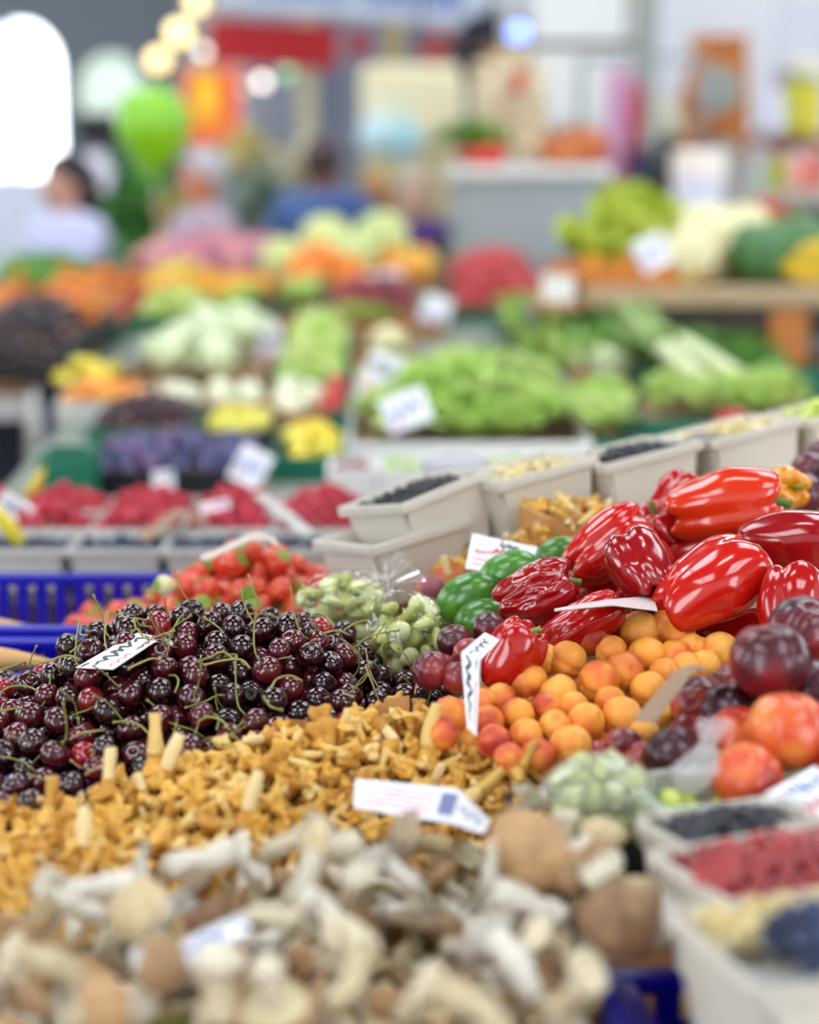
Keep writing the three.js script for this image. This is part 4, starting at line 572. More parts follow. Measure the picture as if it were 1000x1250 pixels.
solo('plastic_bag', (() => { const c = P(842, 935, 1.30), m = mpp(c); return grid(40, 14, (u, v) => { const a = u * 6.2832, r = (v < 0.35 ? 36 * Math.pow(v / 0.35, 0.6) : v < 0.7 ? lerp(36, 9, (v - 0.35) / 0.35) : lerp(9, 22, (v - 0.7) / 0.3)) * m * (1 + 0.12 * Math.sin(a * 6 + v * 5) * v); return V(c.x + Math.cos(a) * r + v * 30 * m, c.y + (v - 0.4) * 95 * m, c.z + Math.sin(a) * r * 0.7); }); })(), new THREE.MeshPhysicalMaterial({ color: '#f4f2f4', roughness: 0.16, transmission: 0.75, thickness: 0 }), 'small knotted clear plastic bag before the nectarines', 'bag');

// ---------------------------------------------------------------- strawberries and the blue crates beside them
crate('blue_crate', 0.66, 0.30, 0.118, M.blue, 'blue slotted crate holding the strawberries', V(-0.43, NEAR, -2.16), { pitch: 0.026 });
crate('blue_crate', 0.50, 0.16, 0.11, M.blue, 'narrow blue slotted crate between the cherries and the strawberries', V(-0.56, NEAR, -1.90), { pitch: 0.026 });
{
  const apex = P(305, 665, 2.12), top = (x, z) => 0.985 + 0.092 * Math.exp(-(((x - apex.x) / 0.115) ** 2) - (((z + 2.14) / 0.14) ** 2)) - 0.02 * sstep(-0.30, -0.45, x) ;
  const c = scene.children.find((o) => o.name === 'blue_crate_002'), l = mesh('paper_liner', moundGeo(-0.74, -0.11, -2.29, -2.03, (x, z) => (x < -0.44 ? 0.9 : top(x, z) - 0.075), NEAR + 0.008), M.liner); l.position.set(-c.position.x, -c.position.y, -c.position.z); c.add(l);
  const list = pack({ x0: -0.46, x1: -0.055, z0: -2.28, z1: -2.015, top, floor: (x, z) => top(x, z) - 0.06, radius: (r) => 0.0162 + 0.003 * r(), max: 220, tries: 8, fails: 60, seed: 31, tight: 0.93 });
  for (const s of list) place(pick(K.strawberry), 'ripe strawberry in the heap behind the cherries', 'strawberry', 'strawberries heaped behind the cherries', V(s.x, s.y, s.z), aim(V(rr(-1, 1), rr(-0.6, 1), rr(-0.4, 1)), rr(0, 6)), s.r * 1.02);
  put(proto('strawberry', [['fruit', K.strawberry[0].children[0].geometry.clone().deleteAttribute('color'), phy('#dcd09a', 0.4)], ['calyx', K.strawberry[0].children[1].geometry, phy('#7fa03a', 0.55)]]), 203, 715, 14, 2.0, 'pale unripe strawberry at the edge of the heap', 'strawberry');
}
for (const [px, py, D, k, l] of [[-10, 800, 1.90, 0, 'pale tan root lying in the narrow blue crate'], [-20, 762, 2.10, 1, 'pale pinkish root lying over the strawberry crate']]) {
  const o = place(proto('parsnip', [['root', ball(10, (d) => { const t = (d.x + 1) / 2, w = lerp(0.24, 0.09, t * t); return V(d.x, d.y * w - 0.12 * t, d.z * w); }), std(k ? '#d8a888' : '#d9a86a', 0.6)]]), l, 'root vegetable', undefined, P(px, py, D), null, 0.075);
}

// ---------------------------------------------------------------- punnets of raspberries and blueberries
const punnet = punnetProto(0.146, 0.13, 0.066, M.pulpGrey), punnetSmall = punnetProto(0.138, 0.115, 0.074, M.pulp);
function fillPunnet(o, w, d, h, heap, kinds, r, label, cat, group, seed, max = 60, over = 1, spill, liner) {    // berries settle in the punnet's own frame
  o.updateMatrixWorld(true);
  const list = pack({ x0: -w / 2 * 0.97, x1: w / 2 * 0.97, z0: -d / 2 * 0.97, z1: d / 2 * 0.97, floor: (x, z) => h - 2.2 * r + heap * (1 - (2 * x / w) ** 2) * (1 - (2 * z / d) ** 2), top: (x, z) => h + heap * (1 - (2 * x / w) ** 2) * (1 - (2 * z / d) ** 2) + r * 0.4, radius: (q) => r * (0.88 + 0.2 * q()), max, tries: 7, fails: 25, seed, tight: 0.93 });
  mesh('paper_liner', moundGeo(-w * 0.43, w * 0.43, -d * 0.43, d * 0.43, (x, z) => h - 2.25 * r + heap * (1 - (2 * x / w) ** 2) * (1 - (2 * z / d) ** 2), h * 0.4, 8), liner ?? M.white, o);
  const q = o.getWorldQuaternion(new THREE.Quaternion());
  for (const s of list) { const w_ = V(s.x, s.y, s.z).applyMatrix4(o.matrixWorld); if (spill) spill.push(new THREE.Matrix4().compose(w_, rquat(), V(s.r, s.r, s.r))); else place(pick(kinds), label, cat, group, w_, rquat().premultiply(q), s.r * over); }
}
solo('riser_board', box(1.7, 0.035, 0.52, -0.35, NEAR + 0.0175, -2.74), M.darkWood, 'wooden board under the rows of raspberry punnets', 'board');
{
  let k = 0; const far = [];
  const xs = [-0.748, -0.600, -0.452, -0.304, -0.158, -0.010];
  for (const x of xs) {
    const o = place(punnet, 'white fibre punnet of blueberries in the front berry row', 'punnet', 'punnets in the front berry row', V(x, NEAR + 0.035, -2.62)); 
    fillPunnet(o, 0.146, 0.13, 0.066, 0.004, K.blueberry, 0.0082, 'dark blueberry in the front row of punnets', 'blueberry', 'blueberries in the front punnets', 100 + k, 44);
    for (const [z, d] of [[-2.755, 0.006], [-2.89, 0.012]]) { const p = place(punnet, 'white fibre punnet of raspberries behind the blueberry row', 'punnet', 'raspberry punnets', V(x + 0.01, NEAR + 0.035 + d, z)); fillPunnet(p, 0.146, 0.13, 0.066, 0.034, K.raspberry, 0.0112, 'red raspberry heaped in the punnets', 'raspberry', 'raspberries in the punnets', 200 + k * 3 + Math.round(-z * 10), 50, 1, z < -2.8 ? far : null, M.liner); }
    k++;
  }
  instances('raspberries', K.raspberry[0].geometry, K.raspberry[0].material, far, null, 'red raspberries in the rearmost row of punnets', 'raspberries');
}
const tent = [[-0.03, -0.03], [0, 0.012], [0.03, -0.03]];
priceCard(0.05, [[0.0, -0.012], [-0.01, 0.012]], 4, 'small white price card among the raspberries', P(262, 622, 2.74), quatOf(0, 0, 0.2, 'YXZ'), {});
priceCard(0.06, [[0.0, -0.03], [-0.01, 0.03]], 3, 'white price card leaning beside the yellow squash', P(14, 630, 2.72), quatOf(0, 0.2, -0.6, 'YXZ'), {});
for (const [px, py, D, s, d, l] of [[42, 595, 2.95, 0.030, V(0.5, 1, 0), 'yellow courgette standing by the green crate'], [8, 640, 2.62, 0.034, V(-0.6, 0.9, 0.1), 'yellow courgette lying on the first raspberry punnet']]) place(proto('yellow_courgette', [['fruit', ball(8, (q) => V(q.x * 0.42 * lerp(1, 0.7, sstep(-1, 1, q.y)), q.y * 1.3, q.z * 0.42)), std('#dcc52c', 0.4)], ['stem', tube([V(0, 1.25, 0), V(0.02, 1.45, 0), V(0.05, 1.6, 0)], 0.14, 5, 7), M.stemGreen]]), l, 'courgette', undefined, P(px, py, D), aim(d), s);

// ---------------------------------------------------------------- stacked punnets behind the peppers
{
  const riser = solo('riser_box', box(0.86, 0.13, 0.30, 0.38, NEAR + 0.065, -2.22, 0.004), M.wood, 'wooden box under the stacked fibre punnets', 'box');
  const row = [[490, 700, 2.06, 0.66, 0.16, 'lower'], [526, 648, 2.09, 0.70, 0.26, 'black'], [648, 622, 2.14, 0.5, 0.17, 'white'], [775, 600, 2.19, 0.48, 0.16, 'black2'], [900, 570, 2.26, 0.46, 0.17, 'white2'], [1012, 545, 2.32, 0.46, 0.17, 'goose']];
  const L = { lower: 'empty fibre punnet at the bottom of the leaning stack', black: 'tilted fibre punnet of blackcurrants atop the stack beside the raspberries', white: 'fibre punnet of white currants behind the chanterelle punnet', black2: 'fibre punnet of blackcurrants behind the red pepper heap', white2: 'fibre punnet of white currants above the largest pepper', goose: 'fibre punnet of gooseberries above the purple plums' };
  row.forEach(([px, py, D, turn, tilt, kind], i) => {
    const o = place(punnetSmall, L[kind], 'punnet', undefined, P(px, py + 22, D)); o.rotation.set(0, turn, tilt, 'ZYX'); o.scale.setScalar(1.06);
    if (kind.startsWith('black')) fillPunnet(o, 0.138, 0.115, 0.074, 0.006, K.blackcurrant, 0.0065, kind === 'black' ? 'small blackcurrant in the tilted punnet' : 'small blackcurrant in the punnet behind the peppers', 'blackcurrant', 'blackcurrants in ' + L[kind], 300 + i, 46, 1.06);
    if (kind.startsWith('white')) fillPunnet(o, 0.138, 0.115, 0.074, 0.006, K.whitecurrant, 0.0068, kind === 'white' ? 'white currant in the punnet behind the chanterelles' : 'white currant in the punnet above the peppers', 'currant', 'white currants in ' + L[kind], 310 + i, 46, 1.06);
    if (kind === 'goose') fillPunnet(o, 0.138, 0.115, 0.074, 0.012, K.gooseberry, 0.010, 'gooseberry in the punnet above the purple plums', 'gooseberry', 'gooseberries above the plums', 320, 30, 1.06);
    if (i > 1) { const b = place(punnetSmall, `empty fibre punnet stacked under the ${L[kind].split(' ').slice(2, 6).join(' ')}`, 'punnet', undefined, P(px, py + 22, D).add(V(0.0, -0.076, -0.004))); b.rotation.set(0, turn, tilt * 0.5, 'ZYX'); b.scale.setScalar(1.04); const h = b.position.y - (NEAR + 0.13) - 0.004; if (h > 0.012) solo('wooden_block', box(0.10, h, 0.09, b.position.x, NEAR + 0.13 + h / 2, b.position.z), M.wood, 'wooden block propping up the stacked fibre punnets', 'block', 'blocks under the stacked punnets'); }
  });
  solo('paper_bag', ball(10, (d) => { const p = P(556, 568, 2.2); return V(p.x + d.x * 0.044 * (1 + 0.1 * noise(d.x * 4, d.y * 4, d.z * 4)), p.y + d.y * 0.017 * (1 + 0.2 * noise(d.x * 5, d.y * 5, 3)), p.z + d.z * 0.03); }), std('#b9b6bd', 0.8), 'crumpled grey paper bag lying on the tilted punnet', 'paper bag');
  priceCard(0.05, [[-0.012, 0.0], [0.012, 0.006]], 3, 'pale price card lying on the white currants', P(612, 586, 2.14), quatOf(0.3, 0.2, -0.05, 'YXZ'), {});
  priceCard(0.06, [[-0.02, -0.014], [0.012, 0.016]], 5, 'pale blue price card on the punnets above the peppers', P(860, 540, 2.2), quatOf(0.1, 0.6, -0.2, 'YXZ'), {});
  const kp = tray('kraft_punnet', 0.11, 0.09, 0.07, M.kraft, 'kraft paper punnet of chanterelles behind the green mangoes', 'punnet'); kp.position.copy(P(700, 690, 2.02)); kp.rotation.y = 0.3;
  const cp = P(700, 645, 2.02), list = pack({ x0: -0.06, x1: 0.06, z0: -0.06, z1: 0.06, floor: (x, z) => -0.02, top: (x, z) => 0.035 - 6 * x * x, radius: (r) => 0.010 + 0.003 * r(), max: 60, seed: 77, tight: 0.9, fails: 30 });
  for (const s of list) place(pick(K.chanterelle), 'golden chanterelle in the kraft punnet behind the peppers', 'mushroom', 'chanterelles in the kraft punnet', V(s.x, s.y, s.z).add(cp), rquat(), s.r * 1.9);
  for (const [px, py, D] of [[565, 690, 2.0], [585, 700, 1.98], [548, 700, 1.98], [625, 665, 2.0], [640, 655, 2.02], [650, 672, 1.98], [660, 650, 2.02], [530, 705, 1.99], [572, 676, 2.02], [615, 700, 1.96]]) place(pick(K.chanterelle), 'golden chanterelle lying loose by the stacked punnets', 'mushroom', 'loose chanterelles by the punnets', P(px, py, D), rquat(), 0.022);
}

// ---------------------------------------------------------------- berries at the counter's near end
{
  const big = punnetProto(0.15, 0.15, 0.085, M.pulp), BOARD = 0.967, BERRY = (px, py, D, dx, dz) => { const p = P(px, py, D); return V(p.x + dx, BOARD, p.z + dz); };
  solo('riser_board', box(0.19, 0.032, 0.34, 0.31, BOARD - 0.016, -1.06), M.pulp, 'pale board under the near berry punnets', 'board');
  const a = place(big, 'white fibre punnet of redcurrants beside the forest mushrooms', 'punnet', undefined, BERRY(948, 1120, 1.12, 0.012, 0)); a.rotation.y = 0.42; a.scale.set(1.1, 1, 0.72);
  fillPunnet(a, 0.165, 0.15, 0.085, 0.012, K.redcurrant, 0.0062, 'bright redcurrant in the near fibre punnet', 'redcurrant', 'redcurrants in the near punnet', 401, 240);
  const b = place(big, 'white fibre punnet of blueberries and white currants at the near end', 'punnet', undefined, BERRY(1000, 1240, 1.005, 0.006, 0)); b.rotation.y = 0.32; b.scale.set(1.1, 1, 0.8);
  b.updateMatrixWorld(true); mesh('paper_liner', box(0.12, 0.004, 0.12, 0, 0.058, 0), M.white, b);
  const qb = b.quaternion, half = (kinds, x0, x1, z0, z1, r, label, cat, grp, seed) => { for (const s of pack({ x0, x1, z0, z1, floor: () => (r > 0.007 ? 0.080 : 0.070), top: () => (r > 0.007 ? 0.108 : 0.092), radius: (q) => r * (0.9 + 0.2 * q()), max: 90, tries: 6, fails: 20, seed, tight: 0.94 })) place(pick(kinds), label, cat, grp, V(s.x / 1.1, s.y, s.z).applyMatrix4(b.matrixWorld), rquat(), s.r); };
  half(K.whitecurrant, -0.075, 0.06, -0.07, -0.012, 0.0058, 'pale white currant in the near mixed punnet', 'currant', 'white currants in the near punnet', 402);
  half(K.blueberry, -0.055, 0.05, -0.012, 0.066, 0.0082, 'dusty blueberry in the near mixed punnet', 'blueberry', 'blueberries in the near punnet', 403);
  const c = place(big, 'white fibre punnet of blackcurrants behind the redcurrants', 'punnet', undefined, BERRY(872, 1030, 1.205, 0.012, 0)); c.rotation.y = 0.42; c.scale.set(0.8, 0.98, 0.42);
  fillPunnet(c, 0.15, 0.15, 0.085, 0.01, K.blackcurrant, 0.0066, 'small blackcurrant in the punnet behind the redcurrants', 'blackcurrant', 'blackcurrants behind the redcurrants', 404, 70);
  const g = tray('clear_tray', 0.20, 0.09, 0.045, new THREE.MeshPhysicalMaterial({ color: '#eef2ec', roughness: 0.12, transmission: 0.7, thickness: 0 }), 'clear plastic tray of gooseberries before the nectarines', 'tray'); g.position.copy(P(925, 1000, 1.285).add(V(0, -0.014, 0))); g.rotation.y = 0.2; g.updateMatrixWorld(true);
  for (const s of pack({ x0: -0.092, x1: 0.092, z0: -0.04, z1: 0.04, floor: () => 0.009, top: () => 0.035, radius: (q) => 0.0095 + 0.002 * q(), max: 60, tries: 6, fails: 30, seed: 405, tight: 0.96 })) place(pick(K.gooseberry), 'green gooseberry in the clear tray before the nectarines', 'gooseberry', 'gooseberries in the clear tray', V(s.x, s.y, s.z).applyMatrix4(g.matrixWorld), rquat(), s.r);
  const r2 = place(big, 'white fibre punnet of redcurrants under the pink-printed card', 'punnet', undefined, BERRY(1050, 1040, 1.19, 0.02, 0)); r2.rotation.y = 0.42; r2.scale.set(0.9, 0.98, 0.5);
  fillPunnet(r2, 0.15, 0.15, 0.085, 0.01, K.redcurrant, 0.0068, 'bright redcurrant in the punnet under the pink-printed card', 'redcurrant', 'redcurrants under the pink card', 406, 60);
  const bc = crate('blue_crate', 0.26, 0.36, 0.055, M.blue, 'blue plastic crate under the near berry punnets', V(0.30, NEAR, -1.03), { turn: 0.12, pitch: 0.03 });
  mesh('solid_wall', box(0.008, 0.05, 0.34, -0.118, 0.027, 0), M.blue, bc);
  solo('fibre_box', box(0.20, 0.128, 0.10, 0.33, NEAR + 0.064, -1.30), M.pulp, 'pale fibre box under the gooseberry tray', 'box');
}

// ---------------------------------------------------------------- price cards on the near counter
bentCard([[[92, 815, 1.60], [138, 817, 1.55]], [[167, 772, 1.66], [190, 783, 1.62]], [[205, 779, 1.69], [227, 792, 1.66]]], 0, 'white handwritten price card stuck among the dark cherries');
bentCard([[[434, 951, 1.32], [432, 985, 1.27]], [[500, 957, 1.32], [490, 995, 1.27]], [[560, 963, 1.32], [548, 1004, 1.26]], [[600, 1002, 1.32], [590, 1018, 1.27]]], 2, 'white price card with pink print lying on the chanterelles');
bentCard([[[158, 1158, 1.09], [164, 1188, 1.05]], [[222, 1148, 1.10], [228, 1178, 1.06]], [[252, 1132, 1.11], [260, 1160, 1.07]], [[300, 1112, 1.12], [307, 1137, 1.08]]], 5, 'glossy white price card lying on the forest mushrooms', { faceMat: phy('#ffffff', 0.1, { map: cardTex[5], clearcoat: 1 }) });
bentCard([[[570, 888, 1.455], [582, 899, 1.45]], [[563, 797, 1.47], [586, 805, 1.46]], [[592, 772, 1.53], [610, 781, 1.52]]], 0, 'narrow white price card standing before the red plums', { backMat: M.whiteCard });
bentCard([[[772, 880, 1.385], [800, 882, 1.37]], [[824, 818, 1.41], [848, 818, 1.39]], [[845, 811, 1.43], [872, 821, 1.405]], [[872, 820, 1.44], [894, 842, 1.42]]], 0, 'bent price card showing its grey-brown back above the nectarines', { faceMat: M.kraftGrey });
bentCard([[[677, 743, 1.61], [677, 746, 1.58]], [[738, 732, 1.64], [748, 739, 1.59]], [[798, 727, 1.69], [803, 746, 1.63]]], 3, 'thin white price card lying edge on below the peppers', { faceMat: std('#d9c6c4', 0.6) });
bentCard([[[577, 651, 1.92], [568, 694, 1.88]], [[656, 668, 1.92], [666, 706, 1.88]]], 1, 'white price card with red and black print behind the green mangoes', { backMat: M.whiteCard });
bentCard([[[905, 985, 1.25], [948, 1024, 1.215]], [[995, 935, 1.28], [1045, 985, 1.245]]], 4, 'white price card with pink and blue print above the redcurrants', { backMat: M.whiteCard });
bentCard([[[243, 680, 2.02], [250, 685, 2.01]], [[296, 655, 2.07], [306, 660, 2.05]], [[314, 648, 2.09], [326, 660, 2.05]], [[336, 656, 2.08], [341, 668, 2.05]]], 0, 'brown-edged price card tented over the strawberries', { faceMat: std('#c9b8ac', 0.6) });
bentCard([[[308, 604, 2.82], [323, 600, 2.80]], [[368, 653, 2.60], [386, 650, 2.59]]], 3, 'grey card strip slanting across the raspberries', { faceMat: M.pulpGrey });
bentCard([[[165, 655, 2.63], [178, 662, 2.60]], [[212, 621, 2.68], [223, 630, 2.66]], [[250, 633, 2.72], [257, 645, 2.70]]], 3, 'brown card tented over the raspberries', { faceMat: M.kraftGrey });

// ---------------------------------------------------------------- trays of produce on the sloping display tables
const TRAYS = { green: [M.green, 'green_crate', 'crate', 'green plastic crate'], white: [M.white, 'white_box', 'box', 'white carton'], wood: [M.wood, 'wooden_crate', 'crate', 'wooden crate'], grey: [M.pulpGrey, 'fibre_tray', 'tray', 'grey fibre tray'], black: [M.black, 'black_tray', 'tray', 'black tray'] };
let heapSeed = 1000;
function heap(kinds, [px0, px1, pyFar, pyNear], r, h, label, cat, group, holder, opt = {}) {
  const hit = opt.plane ?? onSlope, n = hit((px0 + px1) / 2, pyNear), f = hit((px0 + px1) / 2, pyFar), m = mpp(n.clone().lerp(f, 0.5)), w = (px1 - px0) * m, d = Math.max(0.1, n.z - f.z), rim = opt.rim ?? 0.05;
  const c = n.clone().lerp(f, 0.5); c.x = ((px0 + px1) / 2 - 500) * m; c.y = (n.y + f.y) / 2;
  const tilt = opt.tilt ?? TILT, [mat, name, tcat, tlab] = TRAYS[opt.tray ?? 'green'], t = tray(name, w, d, rim, mat, `${tlab} ${holder}`, tcat);
  t.position.copy(c); t.rotation.x = tilt; t.updateMatrixWorld(true);
  const top = (x, z) => rim + h * (1 - Math.pow(Math.abs(2 * x / w), 2.4)) * (1 - Math.pow(Math.abs(2 * z / d), 2.4)), lay = opt.layers ?? 1.9;
  mesh('paper_liner', moundGeo(-w / 2 + 0.012, w / 2 - 0.012, -d / 2 + 0.012, d / 2 - 0.012, (x, z) => Math.max(0.01, top(x, z) - lay * r), 0.008, 10), M.liner, t);
  const list = pack({ x0: -w / 2 + 0.006, x1: w / 2 - 0.006, z0: -d / 2 + 0.006, z1: d / 2 - 0.006, floor: (x, z) => Math.max(0.012, top(x, z) - lay * r), top: (x, z) => top(x, z) + 0.3 * r, radius: (q) => r * (0.9 + 0.2 * q()), max: opt.max ?? 110, tries: 7, fails: 25, seed: heapSeed++, tight: opt.tight ?? 0.95 });
  for (const s of list) place(pick(kinds), label, cat, group ?? label, V(s.x, s.y, s.z).applyMatrix4(t.matrixWorld), opt.up ? quatOf(rr(-0.4, 0.4), rr(0, 6.28), rr(-0.4, 0.4)) : opt.lie ? aim(V(rr(-1, 1), rr(-0.2, 0.3), rr(-1, 1)), rr(0, 6)) : rquat(), s.r * (opt.scale ?? 1));
  return t;
}
const level = (h) => (px, py) => onHeight(px, py, h);
// first display table, nearest row first
heap(K.bluePlum, [116, 318, 558, 606], 0.020, 0.03, 'dusty blue plum in the wide tray behind the raspberries', 'plum', null, 'of blue plums behind the raspberries', { tray: 'black', max: 120 });
heap(K.blackGrape, [118, 246, 520, 553], 0.0135, 0.05, 'dark grape heaped behind the blue plums', 'grape', null, 'of dark grapes behind the blue plums', { max: 150 });
heap(K.pear, [252, 335, 528, 555], 0.028, 0.03, 'yellow pear behind the blue plums', 'pear', null, 'of yellow pears beside the blue plums', { lie: true, tray: 'black' });
heap(K.lemon, [338, 424, 545, 588], 0.028, 0.03, 'yellow lemon beside the white cartons', 'lemon', null, 'of lemons beside the white cartons', { lie: true });
heap(K.apricotYellow, [78, 180, 496, 517], 0.022, 0.035, 'pale orange apricot in the tray beside the dark grapes', 'apricot', null, 'of apricots beside the dark grapes', { tray: 'grey' });
heap(K.lemon, [60, 150, 468, 493], 0.03, 0.03, 'yellow lemon in the tray at the table end', 'lemon', null, 'of lemons at the table end', { lie: true, tray: 'black' });
heap(K.cabbage, [185, 335, 410, 497], 0.075, 0.08, 'pale white cabbage in the heap beside the grapes', 'cabbage', null, 'of white cabbages beside the green grapes', { up: true, tray: 'wood', max: 18, scale: 1.1, tight: 0.8 });
heap(K.onion, [188, 326, 500, 518], 0.035, 0.03, 'white onion below the pale cabbages', 'onion', null, 'of white onions below the cabbages', { tray: 'wood' });
heap(K.greenGrape, [345, 428, 418, 488], 0.0145, 0.10, 'green grape in the tall heap behind the lemons', 'grape', null, 'of green grapes behind the lemons', { max: 170, layers: 2.4 });
heap(K.cauliflower, [432, 505, 440, 469], 0.065, 0.04, 'small cauliflower between the grapes and the lettuces', 'cauliflower', null, 'of cauliflowers between the grapes and lettuces', { up: true, max: 6, tray: 'wood' });
heap(K.onion, [330, 402, 492, 530], 0.032, 0.03, 'white onion beside the red tomatoes', 'onion', null, 'of white onions beside the tomatoes', { tray: 'wood' });
heap(K.tomato, [404, 426, 492, 528], 0.027, 0.03, 'red tomato in the small tray before the grapes', 'tomato', null, 'of red tomatoes before the grapes', { up: true });
heap(K.lettuce, [430, 700, 472, 570], 0.062, 0.085, 'bright green lettuce in the long bed behind the white cartons', 'lettuce', null, 'of lettuces behind the white cartons', { up: true, max: 110, tray: 'white', tight: 0.56, scale: 1.25 });
heap(K.lettuce, [612, 682, 400, 444], 0.07, 0.10, 'bright green lettuce before the raised wooden table', 'lettuce', null, 'of lettuces before the raised table', { up: true, max: 30, tray: 'green', tight: 0.66, scale: 1.2 });
heap(K.cabbage, [705, 765, 466, 506], 0.075, 0.06, 'whitish round cabbage among the leafy greens', 'cabbage', null, 'of white cabbages among the greens', { up: true, max: 8, tray: 'wood' });
heap(K.kale, [768, 905, 470, 485], 0.075, 0.06, 'leafy green before the raised table', 'greens', null, 'of dark leafy greens before the raised table', { up: true, max: 24, tight: 0.74, scale: 1.2 });
heap(K.lettuce, [768, 1010, 488, 540], 0.062, 0.05, 'bright green lettuce behind the stacked punnets', 'lettuce', null, 'of lettuces behind the stacked punnets', { up: true, max: 90, tight: 0.56, scale: 1.25 });
heap(K.kale, [910, 1090, 470, 485], 0.06, 0.02, 'dark green leafy bunch at the end of the lettuces', 'greens', null, 'of dark greens at the end of the lettuces', { up: true, max: 12 });
put(K.tomato[0], 893, 516, 20, 3.30, 'red tomato lying alone on the lettuces', 'tomato', undefined, quatOf(0.2, 0, 0.2));
heap(K.greenGrape, [170, 255, 383, 407], 0.0165, 0.06, 'green grape in the crate behind the cabbages', 'grape', null, 'of green grapes behind the cabbages', { max: 90 });
heap(K.lettuce, [260, 322, 383, 407], 0.06, 0.05, 'small green lettuce behind the cabbages', 'lettuce', null, 'of small lettuces behind the cabbages', { up: true, max: 8, tight: 0.75, scale: 1.2 });
heap(K.lettuce, [342, 396, 370, 396], 0.06, 0.06, 'small green lettuce behind the tall grape heap', 'lettuce', null, 'of small lettuces behind the grape heap', { up: true, max: 8, tight: 0.75, scale: 1.2 });
heap(K.mango, [165, 335, 361, 380], 0.042, 0.05, 'golden mango in the long tray before the peaches', 'mango', null, 'of golden mangoes before the peaches', { lie: true, tray: 'wood', max: 50 });
heap(K.tomato, [140, 168, 380, 420], 0.035, 0.04, 'red tomato in the narrow tray at the corner', 'tomato', null, 'of red tomatoes at the corner', { up: true, max: 14 });
heap(K.pinkPeach, [160, 345, 312, 346], 0.045, 0.08, 'pink peach in the broad heap before the shoppers', 'peach', null, 'of pink peaches before the shoppers', { tray: 'wood', max: 80 });
heap(K.lemon, [178, 240, 348, 359], 0.045, 0.05, 'yellow lemon before the pink peaches', 'lemon', null, 'of lemons before the pink peaches', { lie: true, max: 14 });
heap(K.orange, [348, 455, 336, 367], 0.042, 0.10, 'bright orange in the heap below the melons', 'orange', null, 'of oranges below the melons', { tray: 'wood', max: 60 });
heap(K.redGrape, [400, 512, 370, 396], 0.018, 0.07, 'dark red grape in the crate before the oranges', 'grape', null, 'of red grapes before the oranges', { max: 150, layers: 2.2 });
heap(K.strawberryFar, [545, 662, 340, 396], 0.021, 0.12, 'red strawberry in the green crate by the grey counter', 'strawberry', null, 'of strawberries by the grey counter', { max: 170, layers: 2.3 });
heap(K.lettuce, [350, 540, 399, 415], 0.055, 0.03, 'low green lettuce before the red grapes', 'lettuce', null, 'of low lettuces before the red grapes', { up: true, max: 30, tight: 0.75, scale: 1.2, tray: 'wood' });
for (const [px, py, r, D, k, l] of [[398, 297, 34, 6.55, 0, 'round pale yellow melon behind the oranges'], [466, 292, 34, 6.6, 1, 'round yellow-green melon beside the pale one'], [432, 312, 30, 6.25, 1, 'smaller green-striped melon before two larger ones'], [345, 318, 28, 6.3, 0, 'pale melon beside the pink peaches']]) { const p = put(K.melon[k], px, py, r, D, l, 'melon', undefined, quatOf(0.2, px, 0.1)); solo('melon_ring', new THREE.TorusGeometry(r * mpp(p.position) * 0.6, 0.02, 8, 24).rotateX(Math.PI / 2).translate(p.position.x, p.position.y - r * mpp(p.position) * 0.82, p.position.z), M.kraft, 'kraft ring under the ' + l, 'ring'); }
heap(K.mango, [460, 535, 326, 356], 0.045, 0.06, 'yellow mango between the melons and the strawberries', 'mango', null, 'of mangoes between melons and strawberries', { lie: true, tray: 'wood', max: 26 });
heap(K.lettuce, [540, 625, 300, 335], 0.09, 0.06, 'green lettuce behind the far strawberries', 'lettuce', null, 'of lettuces behind the far strawberries', { up: true, max: 7, tight: 0.8 });
// white-fronted table beside the aisle
const lvl = level(1.10);
heap(K.blackberry, [-30, 118, 418, 448], 0.018, 0.10, 'nearly black berry in the heap on the white-fronted table', 'berry', null, 'of dark berries on the white-fronted table', { plane: lvl, max: 150, tilt: 0.09, tray: 'black', rim: 0.05 });
heap(K.carrot, [55, 145, 382, 424], 0.034, 0.12, 'orange carrot on the white-fronted table', 'carrot', null, 'of carrots on the white-fronted table', { plane: level(1.14), lie: true, tilt: 0.09, max: 46, scale: 1.5, tight: 0.75 });
heap(K.carrot, [-30, 38, 388, 414], 0.034, 0.08, 'orange carrot beside the dark berries', 'carrot', null, 'of carrots beside the dark berries', { plane: level(1.14), lie: true, tilt: 0.09, max: 26, scale: 1.5, tight: 0.75 });
heap(K.kale, [-30, 132, 352, 384], 0.09, 0.08, 'dark green leafy head on the white-fronted table', 'greens', null, 'of dark greens on the white-fronted table', { plane: level(1.18), up: true, tilt: 0.09, max: 20, tight: 0.75 });
